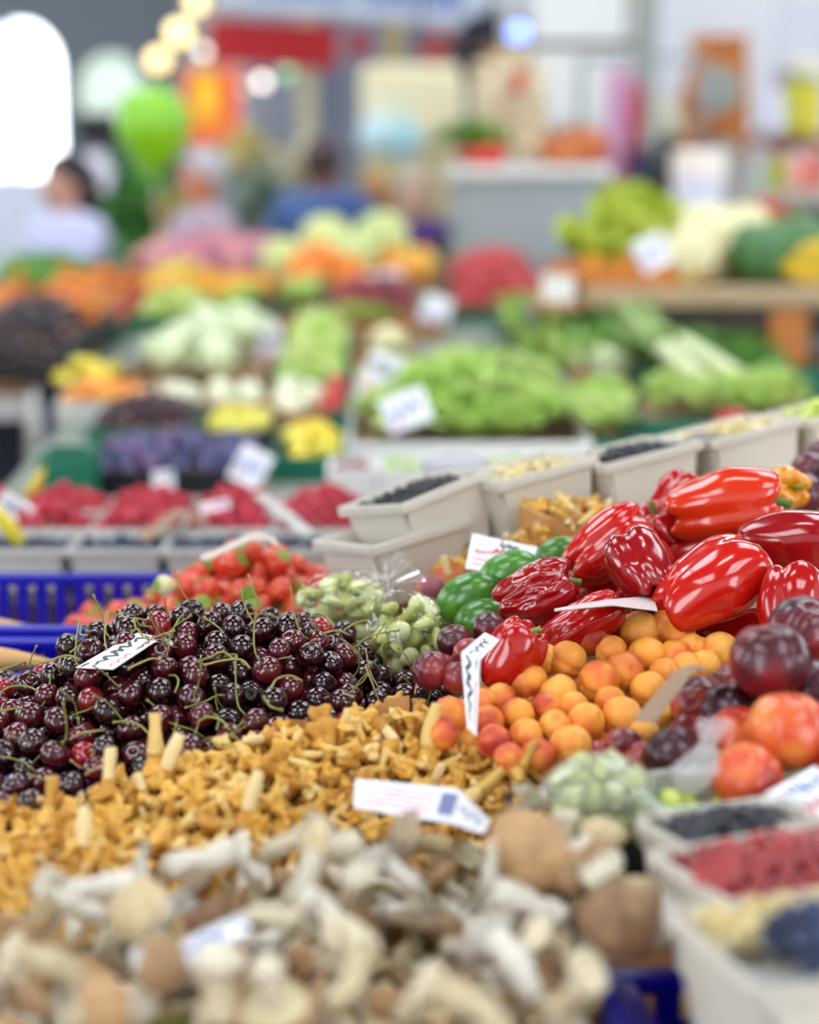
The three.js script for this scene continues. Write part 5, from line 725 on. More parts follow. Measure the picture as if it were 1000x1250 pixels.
// white cartons along the front of the first display table
for (const [k, px] of [[0, 430], [1, 492], [2, 554], [3, 616], [4, 672]]) { const o = tray('white_carton', 0.092, 0.10, 0.075, M.white, 'white carton at the foot of the lettuce bed', 'box', 'white cartons below the lettuces'); o.position.copy(onSlope(px, 612)); o.position.y += 0.0; o.rotation.x = TILT; o.updateMatrixWorld(true);
  for (const s of pack({ x0: -0.04, x1: 0.04, z0: -0.044, z1: 0.044, floor: () => 0.05, top: () => 0.08, radius: () => 0.0105, max: 16, fails: 12, seed: 900 + k })) place(pick(k % 2 ? K.greenGrape : K.redGrape), k % 2 ? 'green grape in a white carton below the lettuces' : 'red grape in a white carton below the lettuces', 'grape', k % 2 ? 'green grapes in the white cartons' : 'red grapes in the white cartons', V(s.x, s.y, s.z).applyMatrix4(o.matrixWorld), rquat(), s.r); }
{ const o = tray('wooden_box', 0.15, 0.12, 0.09, M.wood, 'small plain wooden box between the lettuces and the punnets', 'box'); o.position.copy(P(732, 578, 3.0)); o.position.y = NEAR + 0.02; o.scale.y = 1.6; solo('riser_board', box(0.3, 0.02, 0.16, o.position.x, NEAR + 0.01, o.position.z), M.wood, 'wooden board under the small plain box', 'board'); }
{ const o = tray('green_box', 0.10, 0.12, 0.10, M.green, 'green plastic box at the end of the blue plums', 'box'); o.position.copy(onSlope(88, 612)); }
// price cards standing in the trays
const stand = (px, py, D, w, h, tex, label, rot = 0, lean = -0.3) => priceCard(w, [[0, -h / 2], [0, h / 2]], tex, label, P(px, py, D), quatOf(lean, 0.05, rot, 'YXZ'), {});
stand(86, 565, 3.35, 0.095, 0.07, 3, 'white price card above the green plastic box', 0.05);
stand(306, 570, 3.25, 0.065, 0.075, 5, 'white price card standing before the yellow pears', -0.5);
stand(496, 500, 3.45, 0.095, 0.075, 5, 'large white price card standing in the lettuce bed', 0.35);
stand(98, 502, 4.0, 0.085, 0.06, 3, 'white price card between the lemons and the apricots', 0.2);
stand(328, 425, 4.6, 0.07, 0.13, 3, 'tall pale price card beside the small lettuces', 0.1);
stand(528, 392, 5.2, 0.085, 0.16, 5, 'lilac price card beside the far strawberries', -0.35);
stand(75, 378, 4.9, 0.075, 0.10, 0, 'white price card standing on the carrots', -0.6);
stand(470, 345, 5.8, 0.12, 0.08, 4, 'white price card between the oranges and the mangoes', 0.1);
stand(465, 462, 3.9, 0.08, 0.12, 3, 'pale price card behind the cauliflowers', -0.35);
stand(200, 590, 3.2, 0.04, 0.05, 4, 'small white price card on the blue plums', 0.1);

// ---------------------------------------------------------------- raised wooden table
const RT = { D0: 4.55, D1: 5.35, y: 1.285 };
{
  const x0 = P(702, 340, 4.9).x, x1 = 1.95, o = thing('raised_table', 'raised wooden table carrying cauliflower, squash and bananas', 'table');
  mesh('tabletop', box(x1 - x0, 0.055, RT.D1 - RT.D0, (x0 + x1) / 2, RT.y - 0.0275, -(RT.D0 + RT.D1) / 2, 0.01), M.woodPale, o);
  mesh('edge_board', box(x1 - x0 - 0.02, 0.05, 0.03, (x0 + x1) / 2, RT.y - 0.09, -RT.D0 - 0.05), M.darkWood, o);
  const lx = P(960, 420, RT.D0 + 0.06).x; for (const x of [lx, 1.85]) mesh('leg', box(0.105, RT.y - 0.055, 0.10, x, (RT.y - 0.055) / 2, -RT.D0 - 0.08, 0.008), M.woodOrange, o);
  for (const x of [x0 + 0.10, 1.85]) mesh('leg', box(0.09, RT.y - 0.055, 0.09, x, (RT.y - 0.055) / 2, -RT.D1 + 0.08, 0.008), M.woodOrange, o);
  mesh('lower_shelf', box(x1 - x0 - 0.1, 0.03, 0.5, (x0 + x1) / 2, 1.05, -(RT.D0 + RT.D1) / 2 - 0.05), M.wood, o);
  const on = (px, D) => { const p = P(px, 340, D); p.y = RT.y; return p; };
  const wt = tray('white_tray', 0.46, 0.24, 0.07, M.white, 'long white tray under the raised table', 'tray'); wt.position.copy(P(830, 375, 4.86)); wt.position.y = 1.14; solo('wire_shelf', box(0.9, 0.02, 0.3, wt.position.x, 1.13, wt.position.z), M.steel, 'metal shelf hung under the raised table', 'shelf');
  for (const s of [-0.43, 0.43]) solo('shelf_bracket', box(0.02, 0.09, 0.28, wt.position.x + s, 1.185, wt.position.z), M.steel, 'metal bracket holding the shelf under the raised table', 'bracket', 'shelf brackets under the raised table');
  const wb = tray('wicker_basket', 0.40, 0.34, 0.06, M.woodOrange, 'brown basket of pointed cabbages on the raised table', 'basket'); wb.position.copy(on(752, 4.8)); wb.position.x += 0.02;
  let k = 0; for (const [px, py, D, s] of [[715, 300, 4.75, 0.10], [755, 285, 4.8, 0.12], [790, 278, 4.9, 0.12], [770, 262, 4.95, 0.11], [735, 305, 4.68, 0.10], [800, 300, 4.75, 0.09]]) place(K.yellowLettuce[k++ % 2], 'yellow-green pointed cabbage heaped on the raised table', 'cabbage', 'pointed cabbages on the raised table', P(px, py, D), quatOf(rr(-0.5, 0.5), rr(0, 6), rr(-0.5, 0.5)), s * 1.15);
  for (const [px, py] of [[715, 328], [735, 330], [757, 328], [780, 330], [800, 330], [726, 322], [768, 322]]) put(K.mango[0], px, py, 14, 4.66, 'golden mango along the front of the raised table', 'mango', 'golden mangoes on the raised table');
  place(K.cauliflower[0], 'large creamy cauliflower on the raised table', 'cauliflower', undefined, on(862, 4.85).add(V(0, 0.10, 0)), quatOf(0.1, 0, 0), 0.125);
  place(K.cauliflower[1], 'creamy cauliflower leaning beside the largest one', 'cauliflower', undefined, on(905, 5.0).add(V(0, 0.11, 0)), quatOf(0.2, 1, -0.2), 0.115);
  place(K.cauliflower[1], 'small creamy cauliflower before the largest one', 'cauliflower', undefined, on(838, 4.68).add(V(0, 0.075, 0)), quatOf(0.2, 2, 0.2), 0.085);
  place(K.squash[0], 'dark green ribbed squash beside the cauliflower', 'squash', undefined, on(930, 4.75).add(V(0, 0.085, 0)), quatOf(0.2, 0, -0.2), 0.10);
  place(K.squash[1], 'green ribbed squash behind the bananas', 'squash', undefined, on(972, 4.9).add(V(0, 0.095, 0)), quatOf(0.1, 1, 0.2), 0.11);
  for (let b = 0; b < 6; b++) place(K.banana[b % 2], 'yellow banana in the bunch at the edge of the raised table', 'banana', 'bananas on the raised table', on(992 + b * 4, 4.66).add(V(0, 0.03 + 0.018 * b, 0.008 * b)), quatOf(0.2 * b, 0.3, 0.1), 0.09);
  priceCard(0.09, [[0, -0.045], [0, 0.045]], 5, 'lilac price card leaning on the pointed cabbages', P(797, 308, 4.62), quatOf(-0.2, 0, 0.5, 'YXZ'), {});
  const bin = tray('white_tub', 0.08, 0.10, 0.07, M.white, 'white tub at the end of the raised table', 'tub'); bin.position.copy(on(702, 4.62)); bin.position.y = RT.y - 0.04; bin.position.x -= 0.045; solo('tub_shelf', box(0.14, 0.02, 0.14, bin.position.x, RT.y - 0.05, bin.position.z), M.wood, 'small ledge holding the white tub', 'shelf');
  for (const [px, py, D, s, i] of [[760, 395, 4.6, 0.1, 0], [735, 400, 4.6, 0.09, 1], [850, 420, 4.62, 0.1, 0], [800, 425, 4.6, 0.1, 1], [905, 430, 4.6, 0.1, 0], [880, 410, 4.7, 0.1, 1]]) place(i ? K.kale[0] : K.kale[1], 'dark leafy green under the raised table', 'greens', 'dark greens under the raised table', P(px, py, D), quatOf(0.2, rr(0, 6), 0.2), s * 1.2);
  place(K.lemon[0], 'tall yellow fruit standing under the raised table', 'fruit', undefined, P(763, 378, 4.75), quatOf(0, 0, 0.1), V(0.05, 0.09, 0.05));
}

// ---------------------------------------------------------------- grey counter with its goods
{
  const D = 6.9, a = P(555, 215, D), b = P(735, 330, D), o = thing('grey_counter', 'grey metal counter with pumpkins and potted plant on top', 'counter');
  mesh('body', box(b.x - a.x, a.y - 0.1, 0.6, (a.x + b.x) / 2, 0.1 + (a.y - 0.1) / 2, -D - 0.3, 0.01), M.steel, o); mesh('worktop', box(b.x - a.x + 0.06, 0.04, 0.68, (a.x + b.x) / 2, a.y + 0.02, -D - 0.3, 0.008), M.white, o); mesh('plinth', box(b.x - a.x - 0.06, 0.1, 0.5, (a.x + b.x) / 2, 0.05, -D - 0.3), M.black, o);
  const top = a.y + 0.04, at = (px, dz = 0.3) => { const p = P(px, 215, D + dz); p.y = top; return p; };
  for (const [px, s, l] of [[668, 0.10, 'orange-brown pumpkin beside the garlic braids'], [706, 0.125, 'larger orange-brown pumpkin at the counter end'], [686, 0.075, 'small orange-brown pumpkin before the others']]) place(K.pumpkin[0], l, 'pumpkin', undefined, at(px, s > 0.08 ? 0.35 : 0.15).add(V(0, s * 0.7, 0)), quatOf(0.1, px, 0.05), s);
  const pot = thing('potted_plant', 'green potted plant with a red flower on the grey counter', 'plant', undefined, at(575, 0.25));
  mesh('pot', grid(20, 6, (u, v) => { const q = v < 0.8 ? lerp(0.05, 0.075, v / 0.8) : lerp(0.075, 0.06, (v - 0.8) / 0.2); return V(Math.cos(u * 6.2832) * q, Math.min(v / 0.8, 1) * 0.09 - Math.max(0, v - 0.8) * 0.05, Math.sin(u * 6.2832) * q); }), std('#b0522c', 0.7), pot);
  for (const q of leafyHead(['#8fb43a', '#4f8a24', '#b8cc60'], 26, 91, 1.25)) mesh('leaf', q.scale(0.15, 0.13, 0.15).translate(0, 0.13, 0), vcol(0.55), pot);
  place(K.tomato[0], 'red tomato beside the potted plant', 'tomato', undefined, at(603, 0.08).add(V(0, 0.045, 0)), null, 0.05); place(K.tomato[1], 'red tomato at the corner of the grey counter', 'tomato', undefined, at(588, 0.06).add(V(0, 0.04, 0)), null, 0.045);
  // braids of garlic hanging from a rail above the counter
  const bulb = ball(5, (d) => { const e = 0.6 * Math.exp(-(1 - d.y) / 0.06); return V(d.x * (1 - 0.5 * e) * (1 + 0.05 * Math.cos(Math.atan2(d.z, d.x) * 7)), d.y * (0.85 + e), d.z * (1 - 0.5 * e)); });
  const gm = [std('#e0d2b4', 0.7), std('#d6c2a0', 0.7), std('#cdb99a', 0.7)];
  const rail = solo('hanging_rail', box(0.9, 0.03, 0.03, P(640, 20, 7.2).x, P(640, 55, 7.2).y, -7.2), M.darkWood, 'dark rail from which the garlic braids hang', 'rail');
  for (const s of [-0.42, 0.42]) solo('rail_rope', box(0.012, 4.9 - rail.geometry.boundingBox?.max?.y || 2.9, 0.012, P(640, 20, 7.2).x + s, P(640, 55, 7.2).y + 1.45, -7.2), M.darkWood, 'rope holding the garlic rail', 'rope', 'ropes of the garlic rail');
  for (const [px, y0, y1, l] of [[598, 75, 195, 'pale garlic braid hanging beside the cream panel'], [622, 60, 208, 'longest garlic braid hanging above the grey counter'], [645, 85, 210, 'beige garlic braid hanging above the pumpkins']]) {
    const A = P(px, y0, 7.2), B = P(px, y1, 7.2), g = thing('garlic_braid', l, 'garlic', undefined, A); mesh('braid', tube([V(0, P(px, 50, 7.2).y - A.y, 0), V(0, -0.1, 0), V(0.01, (B.y - A.y) * 0.6, 0), V(0, B.y - A.y + 0.05, 0)], 0.018, 16, 6), M.wood, g);
    const n = 22; for (let k = 0; k < n; k++) { const m = mesh('bulb', bulb, gm[k % 3], g), an = k * 2.4; m.position.set(Math.cos(an) * 0.045, lerp(-0.02, B.y - A.y + 0.05, k / n), Math.sin(an) * 0.045); m.scale.setScalar(0.042); m.quaternion.copy(aim(V(-Math.cos(an), 0.8, -Math.sin(an)))); }
  }
  const rp = thing('dried_pepper', 'red dried pepper hung on the garlic braids', 'pepper', undefined, P(634, 100, 7.08)); mesh('fruit', ball(7, (d) => V(d.x * 0.03, d.y * 0.05, d.z * 0.03)), phy('#c8402a', 0.4), rp); mesh('stem', tube([V(0, 0.045, 0), V(0.005, 0.07, 0), V(0, 0.1, -0.05)], 0.006, 5, 5), M.stemGreen, rp);
}

// leeks lying across the greens
for (const [px, py, D, a, l] of [[868, 440, 4.05, -0.75, 'pale leek lying aslant before the raised table leg'], [842, 452, 4.0, -0.6, 'pale leek lying beside the other leek']]) { const o = thing('leek', l, 'leek', undefined, P(px, py, D)); o.quaternion.copy(aim(V(Math.sin(a), Math.cos(a) * 0.6, -0.6))); mesh('shaft', tube([V(0, -0.14, 0), V(0.004, 0, 0), V(0, 0.1, 0)], 0.02, 8, 10), std('#dde2b4', 0.5), o); for (let k = 0; k < 5; k++) { const t = k * 1.26; mesh('leaf', grid(4, 8, (u, v) => V((u - 0.5) * 0.04 * (1 - 0.6 * v) * Math.cos(t) + v * v * 0.05 * Math.sin(t), 0.08 + v * 0.16, (u - 0.5) * 0.04 * Math.sin(t) + v * v * 0.05 * Math.cos(t)), { wrap: false }), std(k % 2 ? '#8fae6a' : '#a9bf7c', 0.55, { side: THREE.DoubleSide }), o); } }

heap(K.lettuce, [706, 764, 512, 566], 0.062, 0.06, 'green lettuce in the small crate beside the plain wooden box', 'lettuce', null, 'of lettuces beside the plain wooden box', { up: true, max: 14, tight: 0.66, scale: 1.2 });
for (const [px, py, D, s] of [[700, 412, 4.66, 0.10], [728, 400, 4.7, 0.10], [742, 425, 4.6, 0.10], [712, 436, 4.56, 0.09], [688, 428, 4.6, 0.09], [765, 415, 4.66, 0.09]]) place(pick(K.lettuce), 'green lettuce spilling from the shelf of the raised table', 'lettuce', 'lettuces spilling from the raised table', P(px, py, D), quatOf(rr(-0.2, 0.5), rr(0, 6), rr(-0.3, 0.3)), s * 1.25);

// ---------------------------------------------------------------- shoppers
function sdfMesh(f, cx, cy, cz, half, res) {   // mesh of f < 0 inside a cube
  const mc = new MarchingCubes(res, M.white, false, false, 120000); mc.isolation = 0; mc.reset();
  const h = res / 2; for (let z = 0, i = 0; z < res; z++) for (let y = 0; y < res; y++) for (let x = 0; x < res; x++, i++) mc.field[i] = clamp(-f(cx + (x - h) / h * half, cy + (y - h) / h * half, cz + (z - h) / h * half) / half, -1, 1);
  mc.update(); const n = mc.count, g = new THREE.BufferGeometry(), p = new Float32Array(mc.positionArray.subarray(0, n * 3)), m = new Float32Array(mc.normalArray.subarray(0, n * 3));
  for (let k = 0; k < n; k++) { p[k * 3] = cx + p[k * 3] * half; p[k * 3 + 1] = cy + p[k * 3 + 1] * half; p[k * 3 + 2] = cz + p[k * 3 + 2] * half; }
  g.setAttribute('position', new THREE.BufferAttribute(p, 3)); g.setAttribute('normal', new THREE.BufferAttribute(m, 3));
  const w = mergeVertices((g.deleteAttribute('normal'), g), 1e-4); w.computeVertexNormals(); return w;
}
const smin = (a, b, k) => { const h = clamp(0.5 + 0.5 * (b - a) / k); return lerp(b, a, h) - k * h * (1 - h); };
function cap(px, py, pz, a, b, ra, rb) { const bx = b[0] - a[0], by = b[1] - a[1], bz = b[2] - a[2], t = clamp(((px - a[0]) * bx + (py - a[1]) * by + (pz - a[2]) * bz) / (bx * bx + by * by + bz * bz + 1e-9)); return Math.hypot(px - a[0] - t * bx, py - a[1] - t * by, pz - a[2] - t * bz) - lerp(ra, rb, t); }
const ell = (px, py, pz, c, r) => { const x = (px - c[0]) / r[0], y = (py - c[1]) / r[1], z = (pz - c[2]) / r[2], k = Math.hypot(x, y, z); return (k - 1) * Math.min(...r); };
function person(label, pos, turn, o) {          // local frame: feet at 0, facing +z, 1.72 m tall before scaling
  const g = thing('person', label, 'person', undefined, pos); g.rotation.y = turn; g.scale.setScalar(o.scale ?? 1);
  const J = { elbL: [0.27, 1.12, 0.02], wrL: [0.24, 0.98, 0.24], elbR: [-0.27, 1.12, 0.02], wrR: [-0.24, 0.98, 0.24], shL: [0.175, 1.40, 0], shR: [-0.175, 1.40, 0], ...o.joints };
  const bones = [[[0, 0.95, 0], [0, 1.14, 0], 0.145, 0.135], [[0, 1.14, 0], [0, 1.34, -0.01], 0.135, 0.15], [[-0.09, 1.36, 0], [0.09, 1.36, 0], 0.095, 0.095], [J.shL, [0.1, 1.40, 0], 0.07, 0.08], [J.shR, [-0.1, 1.40, 0], 0.07, 0.08]];
  const arms = [[J.shL, J.elbL, 0.058, 0.043], [J.elbL, J.wrL, 0.043, 0.029], [J.shR, J.elbR, 0.058, 0.043], [J.elbR, J.wrR, 0.043, 0.029]];
  const legs = [[[0.09, 0.93, 0], [0.10, 0.50, 0.01], 0.095, 0.062], [[0.10, 0.50, 0.01], [0.10, 0.08, -0.02], 0.058, 0.036], [[-0.09, 0.93, 0], [-0.10, 0.50, 0.01], 0.095, 0.062], [[-0.10, 0.50, 0.01], [-0.10, 0.08, -0.02], 0.058, 0.036]];
  const all = [...bones, ...arms, ...legs, [[0, 1.40, -0.01], [0, 1.52, 0.005], 0.06, 0.055]];
  const field = (list, grow, k = 0.03) => (x, y, z) => { let d = 9; for (const [a, b, ra, rb] of list) d = smin(d, cap(x, y, z, a, b, ra + grow, rb + grow), k); return d; };
  // head: skull, jaw, nose, ears, brow hollows
  const hf = (x, y, z) => { let d = smin(ell(x, y, z, [0, 1.625, -0.005], [0.075, 0.095, 0.095]), ell(x, y, z, [0, 1.565, 0.02], [0.055, 0.065, 0.07]), 0.03); d = smin(d, cap(x, y, z, [0, 1.615, 0.085], [0, 1.582, 0.104], 0.010, 0.015), 0.012); for (const s of [-1, 1]) { d = smin(d, ell(x, y, z, [s * 0.077, 1.605, -0.01], [0.010, 0.032, 0.018]), 0.008); d = -smin(-d, ell(x, y, z, [s * 0.031, 1.617, 0.100], [0.018, 0.012, 0.014]), 0.008); } d = smin(d, ell(x, y, z, [0, 1.548, 0.079], [0.024, 0.010, 0.014]), 0.006); return smin(d, cap(x, y, z, [0, 1.45, -0.015], [0, 1.55, 0], 0.056, 0.05), 0.02); };
  const handF = (w, e, s) => { const d = V(w[0] - e[0], w[1] - e[1], w[2] - e[2]).normalize(), side = V(1, 0, 0).addScaledVector(d, -d.x).normalize(), up = V().crossVectors(d, side), at = (a, b, c) => { const q = V(...w).addScaledVector(d, a).addScaledVector(side, b * s).addScaledVector(up, c); return [q.x, q.y, q.z]; }, list = [[at(0, 0, 0), at(0.05, -0.012, 0), 0.026, 0.024], [at(0.05, -0.02, 0), at(0.085, -0.026, 0), 0.02, 0.016], [at(0.05, 0.012, 0), at(0.085, 0.02, 0), 0.02, 0.016], [at(0.03, -0.02, 0), at(0.065, -0.055, -0.012), 0.013, 0.010], [at(0.065, -0.055, -0.012), at(0.095, -0.062, -0.026), 0.010, 0.008]];
    [[-0.026, 0.075], [-0.009, 0.084], [0.008, 0.078], [0.025, 0.062]].forEach(([b, L]) => { list.push([at(0.085, b, 0), at(0.085 + L * 0.5, b * 1.1, -0.008), 0.0095, 0.009], [at(0.085 + L * 0.5, b * 1.1, -0.008), at(0.085 + L * 0.9, b * 1.15, -0.03), 0.009, 0.0075]); });
    return { f: field(list, 0, 0.004), c: at(0.085, 0, 0) }; };
  const hands = [handF(J.wrL, J.elbL, 1), handF(J.wrR, J.elbR, -1)];
  const body = mergeGeometries([sdfMesh(field(all, 0), 0, 0.9, 0.05, 0.92, 84), sdfMesh(hf, 0, 1.6, 0, 0.17, 64), ...hands.map((h) => sdfMesh(h.f, h.c[0], h.c[1], h.c[2], 0.13, 56))]);
  mesh('body', body, std(o.skin, 0.55), g);
  for (const s of [-1, 1]) { const e = mesh('eye', ball(4, () => 0.0105), std('#f4f0ec', 0.2), g); e.position.set(s * 0.031, 1.617, 0.084); const i = mesh('iris', ball(3, () => 0.0055), std('#2a1c14', 0.2), e); i.position.z = 0.0062; }
  const mo = mesh('mouth', ball(5, (d) => V(d.x * 0.022, d.y * 0.006, d.z * 0.008)), std('#a3564c', 0.5), g); mo.position.set(0, 1.549, 0.088);
  const sl = (a, b, t, ra, rb) => [a, [lerp(a[0], b[0], t), lerp(a[1], b[1], t), lerp(a[2], b[2], t)], ra, rb];
  const sleeves = o.longSleeve ? arms : [sl(J.shL, J.elbL, 0.75, 0.062, 0.055), sl(J.shR, J.elbR, 0.75, 0.062, 0.055)];
  mesh('shirt', sdfMesh((x, y, z) => Math.max(field([...bones, ...sleeves, [[0, 0.86, 0], [0, 1.0, 0], 0.15, 0.15]], 0.016)(x, y, z), 0.82 - y), 0, 1.15, 0.05, 0.48, 64), std(o.shirt, 0.85), g);
  mesh('trousers', sdfMesh((x, y, z) => Math.max(field([...legs, [[0, 0.9, 0], [0, 0.98, 0], 0.14, 0.14]], 0.014)(x, y, z), y - 0.99), 0, 0.52, 0, 0.54, 56), std(o.trousers, 0.85), g);
  for (const s of [-1, 1]) mesh('shoe', ball(7, (d) => V(s * 0.10 + d.x * 0.048, Math.max(-0.0, 0.05 + d.y * 0.05), 0.04 + d.z * 0.13)), M.black, g);
  if (o.hair) mesh('hair', sdfMesh((x, y, z) => { let d = Math.max(ell(x, y, z, [0, 1.64, -0.015], [0.088, 0.100, 0.108]), Math.min(z - 0.055 + (1.66 - y) * 0.9, 9)); d = Math.max(d, 1.555 - y); if (o.longHair) d = smin(d, cap(x, y, z, [0, 1.60, -0.075], [o.longHair, 1.20, -0.125], 0.075, 0.05), 0.04); return d; }, 0, 1.46, -0.03, 0.30, 72), std(o.hair, 0.6), g);
  return g;
}
const standAt = (px, D) => { const p = P(px, 300, D); p.y = 0; return p; };
person('woman with long dark hair in a pale lavender top beyond the carrots', standAt(82, 7.0), -0.9, { scale: 0.985, skin: '#b98a78', shirt: '#c3c4e4', trousers: '#3a3f55', hair: '#1c1418', longHair: -0.02, joints: { elbL: [0.26, 1.13, 0.10], wrL: [0.20, 1.05, 0.32], elbR: [-0.26, 1.13, 0.10], wrR: [-0.2, 1.05, 0.32] } });
person('grey-haired man in a dusty pink shirt looking down over the peaches', standAt(248, 7.45), -1.15, { scale: 1.0, skin: '#c07a5c', shirt: '#b3a0b0', trousers: '#4a4a52', hair: '#b6b2b6', longSleeve: true });
person('dark-haired man in a blue shirt with his back turned beyond the melons', standAt(396, 8.3), 2.75, { scale: 1.05, skin: '#8d5a48', shirt: '#4a6296', trousers: '#2c3142', hair: '#4a3434', longSleeve: true, joints: { elbL: [0.36, 1.16, 0.02], elbR: [-0.36, 1.16, 0.02] } });
person('person in a pale lavender shirt beside the man in blue', standAt(462, 8.9), 2.2, { scale: 0.95, skin: '#b87848', shirt: '#9a9cc4', trousers: '#3c4050', hair: '#b07a34', longSleeve: true });
person('person in a purple top before the cream panel', standAt(508, 7.7), 0.5, { scale: 0.96, skin: '#cfa58c', shirt: '#5c2c86', trousers: '#2c2c3a', hair: '#b8a898' });

// ---------------------------------------------------------------- balloon, shop fronts, signs and lamps behind
{
  const c = P(187, 150, 6.2), r = 46 * mpp(c), o = thing('balloon', 'bright green balloon floating above the shoppers', 'balloon', undefined, c);
  mesh('skin', grid(48, 32, (u, v) => { const t = v * Math.PI, y = Math.cos(t), k = Math.sin(t) * (1 - 0.16 * sstep(0, -1, y)); return V(Math.cos(u * 6.2832) * r * k, r * (y > 0 ? y : y * 1.28), Math.sin(u * 6.2832) * r * k); }), phy('#84c41c', 0.3, { clearcoat: 0.3 }), o);
  mesh('knot', grid(12, 4, (u, v) => V(Math.cos(u * 6.2832) * r * lerp(0.03, 0.14, v), -r * (1.26 + 0.14 * v), Math.sin(u * 6.2832) * r * lerp(0.03, 0.14, v))), phy('#70b018', 0.35, { side: THREE.DoubleSide }), o);
  mesh('string', tube([V(0, -r * 1.4, 0), V(0.02, -0.5, 0.01), V(-0.01, -0.8, 0), V(0.0, 0.02 - c.y, 0)], 0.0025, 20, 5), M.white, o);
}
const panel = (name, px0, py0, px1, py1, D, th, mat, label, cat, opt = {}) => { const a = P(px0, py0, D), b = P(px1, py1, D), o = thing(name, label, cat, opt.group, V((a.x + b.x) / 2, (a.y + b.y) / 2, -D - th / 2)); mesh(opt.part ?? 'panel', box(b.x - a.x, a.y - b.y, th, 0, 0, 0, opt.r ?? 0.01), mat, o); o.userData.w = b.x - a.x; o.userData.h = a.y - b.y; if (opt.roll) o.rotation.z = opt.roll; return o; };
// a kiosk front: fascia with blue lettering, red blind, posts
{
  const c = document.createElement('canvas'); c.width = 1024; c.height = 160; const x = c.getContext('2d'); x.fillStyle = '#c3cad8'; x.fillRect(0, 0, 1024, 160); x.strokeStyle = '#3550a8'; x.lineWidth = 16; x.lineCap = 'round';
  for (const [x0, x1] of [[150, 460], [540, 930]]) for (let q = x0; q < x1; q += 44) { x.beginPath(); x.moveTo(q, 30); x.lineTo(q, 110); x.moveTo(q, rnd() < 0.5 ? 34 : 70); x.quadraticCurveTo(q + 30, 40 + 60 * rnd(), q + 24, 108); x.stroke(); }
  const t = new THREE.CanvasTexture(c); t.colorSpace = THREE.SRGBColorSpace;
  const D = 11, a = P(262, -40, D), b = P(604, 22, D), o = thing('shop_fascia', 'pale blue shop fascia with dark blue lettering above the red blind', 'sign', undefined, V((a.x + b.x) / 2, (a.y + b.y) / 2, -D)); o.rotation.z = -0.075;
  mesh('board', box(b.x - a.x, a.y - b.y, 0.08, 0, 0, -0.05, 0.01), std('#c3cad8', 0.6), o); const f = mesh('lettered_face', new THREE.PlaneGeometry(b.x - a.x - 0.02, a.y - b.y - 0.02), std('#ffffff', 0.6, { map: t }), o); f.position.z = 0.002;
  const back = panel('kiosk_wall', 222, -60, 604, 330, 12.2, 0.1, std('#8b91a3', 0.8), 'blue-grey kiosk wall behind the shoppers', 'wall'); const hb = P(0, 330, 12.2).y; mesh('kiosk_base', box(back.userData.w, hb, 0.1, 0, -back.userData.h / 2 - hb / 2, 0), std('#6d7382', 0.8), back);
  const red = panel('shop_blind', 254, 26, 412, 78, 11.1, 0.06, std('#b4101c', 0.7), 'deep red shop blind under the fascia', 'blind', { roll: -0.06 }); mesh('bottom_bar', box(red.userData.w, 0.03, 0.08, 0, -red.userData.h / 2, 0), std('#9a0e18', 0.6), red); panel('red_pennant', 424, 36, 452, 70, 11.1, 0.04, std('#a83c44', 0.7), 'small red pennant beside the shop blind', 'pennant');
  for (const [p0, p1, col, l] of [[361, 388, '#c9bfa2', 'beige post before the kiosk wall'], [396, 412, '#5f6880', 'dark blue-grey post before the kiosk wall'], [470, 492, '#c8b070', 'mustard post behind the cream panel']]) { const q = panel('kiosk_post', p0, 20, p1, 330, 11.6, 0.1, std(col, 0.7), l, 'post'); const yb = P(0, 330, 11.6).y; mesh('post_foot', box(q.userData.w, yb, 0.1, 0, -q.userData.h / 2 - yb / 2, 0), std(col, 0.7), q); }
  const glow = new THREE.CanvasTexture((() => { const k = document.createElement('canvas'); k.width = 128; k.height = 160; const y = k.getContext('2d'); y.fillStyle = '#f2602a'; y.fillRect(0, 0, 128, 160); y.fillStyle = '#f9b010'; y.fillRect(20, 8, 62, 100); y.fillStyle = '#f4842a'; y.fillRect(14, 112, 80, 28); y.fillStyle = '#ffd21e'; y.fillRect(34, 30, 40, 60); return k; })()); glow.colorSpace = THREE.SRGBColorSpace;
  const pa = P(222, 82, 10.6), pb = P(294, 176, 10.6), ps = thing('backlit_sign', 'backlit orange and yellow sign behind the green balloon', 'sign', undefined, V((pa.x + pb.x) / 2, (pa.y + pb.y) / 2, -10.6));
  mesh('casing', box(pb.x - pa.x + 0.02, pa.y - pb.y + 0.02, 0.1, 0, 0, -0.06), M.white, ps); mesh('lit_face', new THREE.PlaneGeometry(pb.x - pa.x, pa.y - pb.y), new THREE.MeshStandardMaterial({ color: '#888888', map: glow, emissive: '#ffffff', emissiveMap: glow, emissiveIntensity: 1.5, roughness: 0.5 }), ps); mesh('post', box(0.06, pb.y + 0.02, 0.06, 0, -(pa.y - pb.y) / 2 - pb.y / 2, -0.06), M.steel, ps);
  const sl = new THREE.RectAreaLight(new THREE.Color('#f08030'), 1.5, pb.x - pa.x, pa.y - pb.y); sl.name = 'sign_lamp'; sl.position.set(ps.position.x, ps.position.y, -10.58); sl.lookAt(ps.position.x, ps.position.y, 0); scene.add(sl);
}
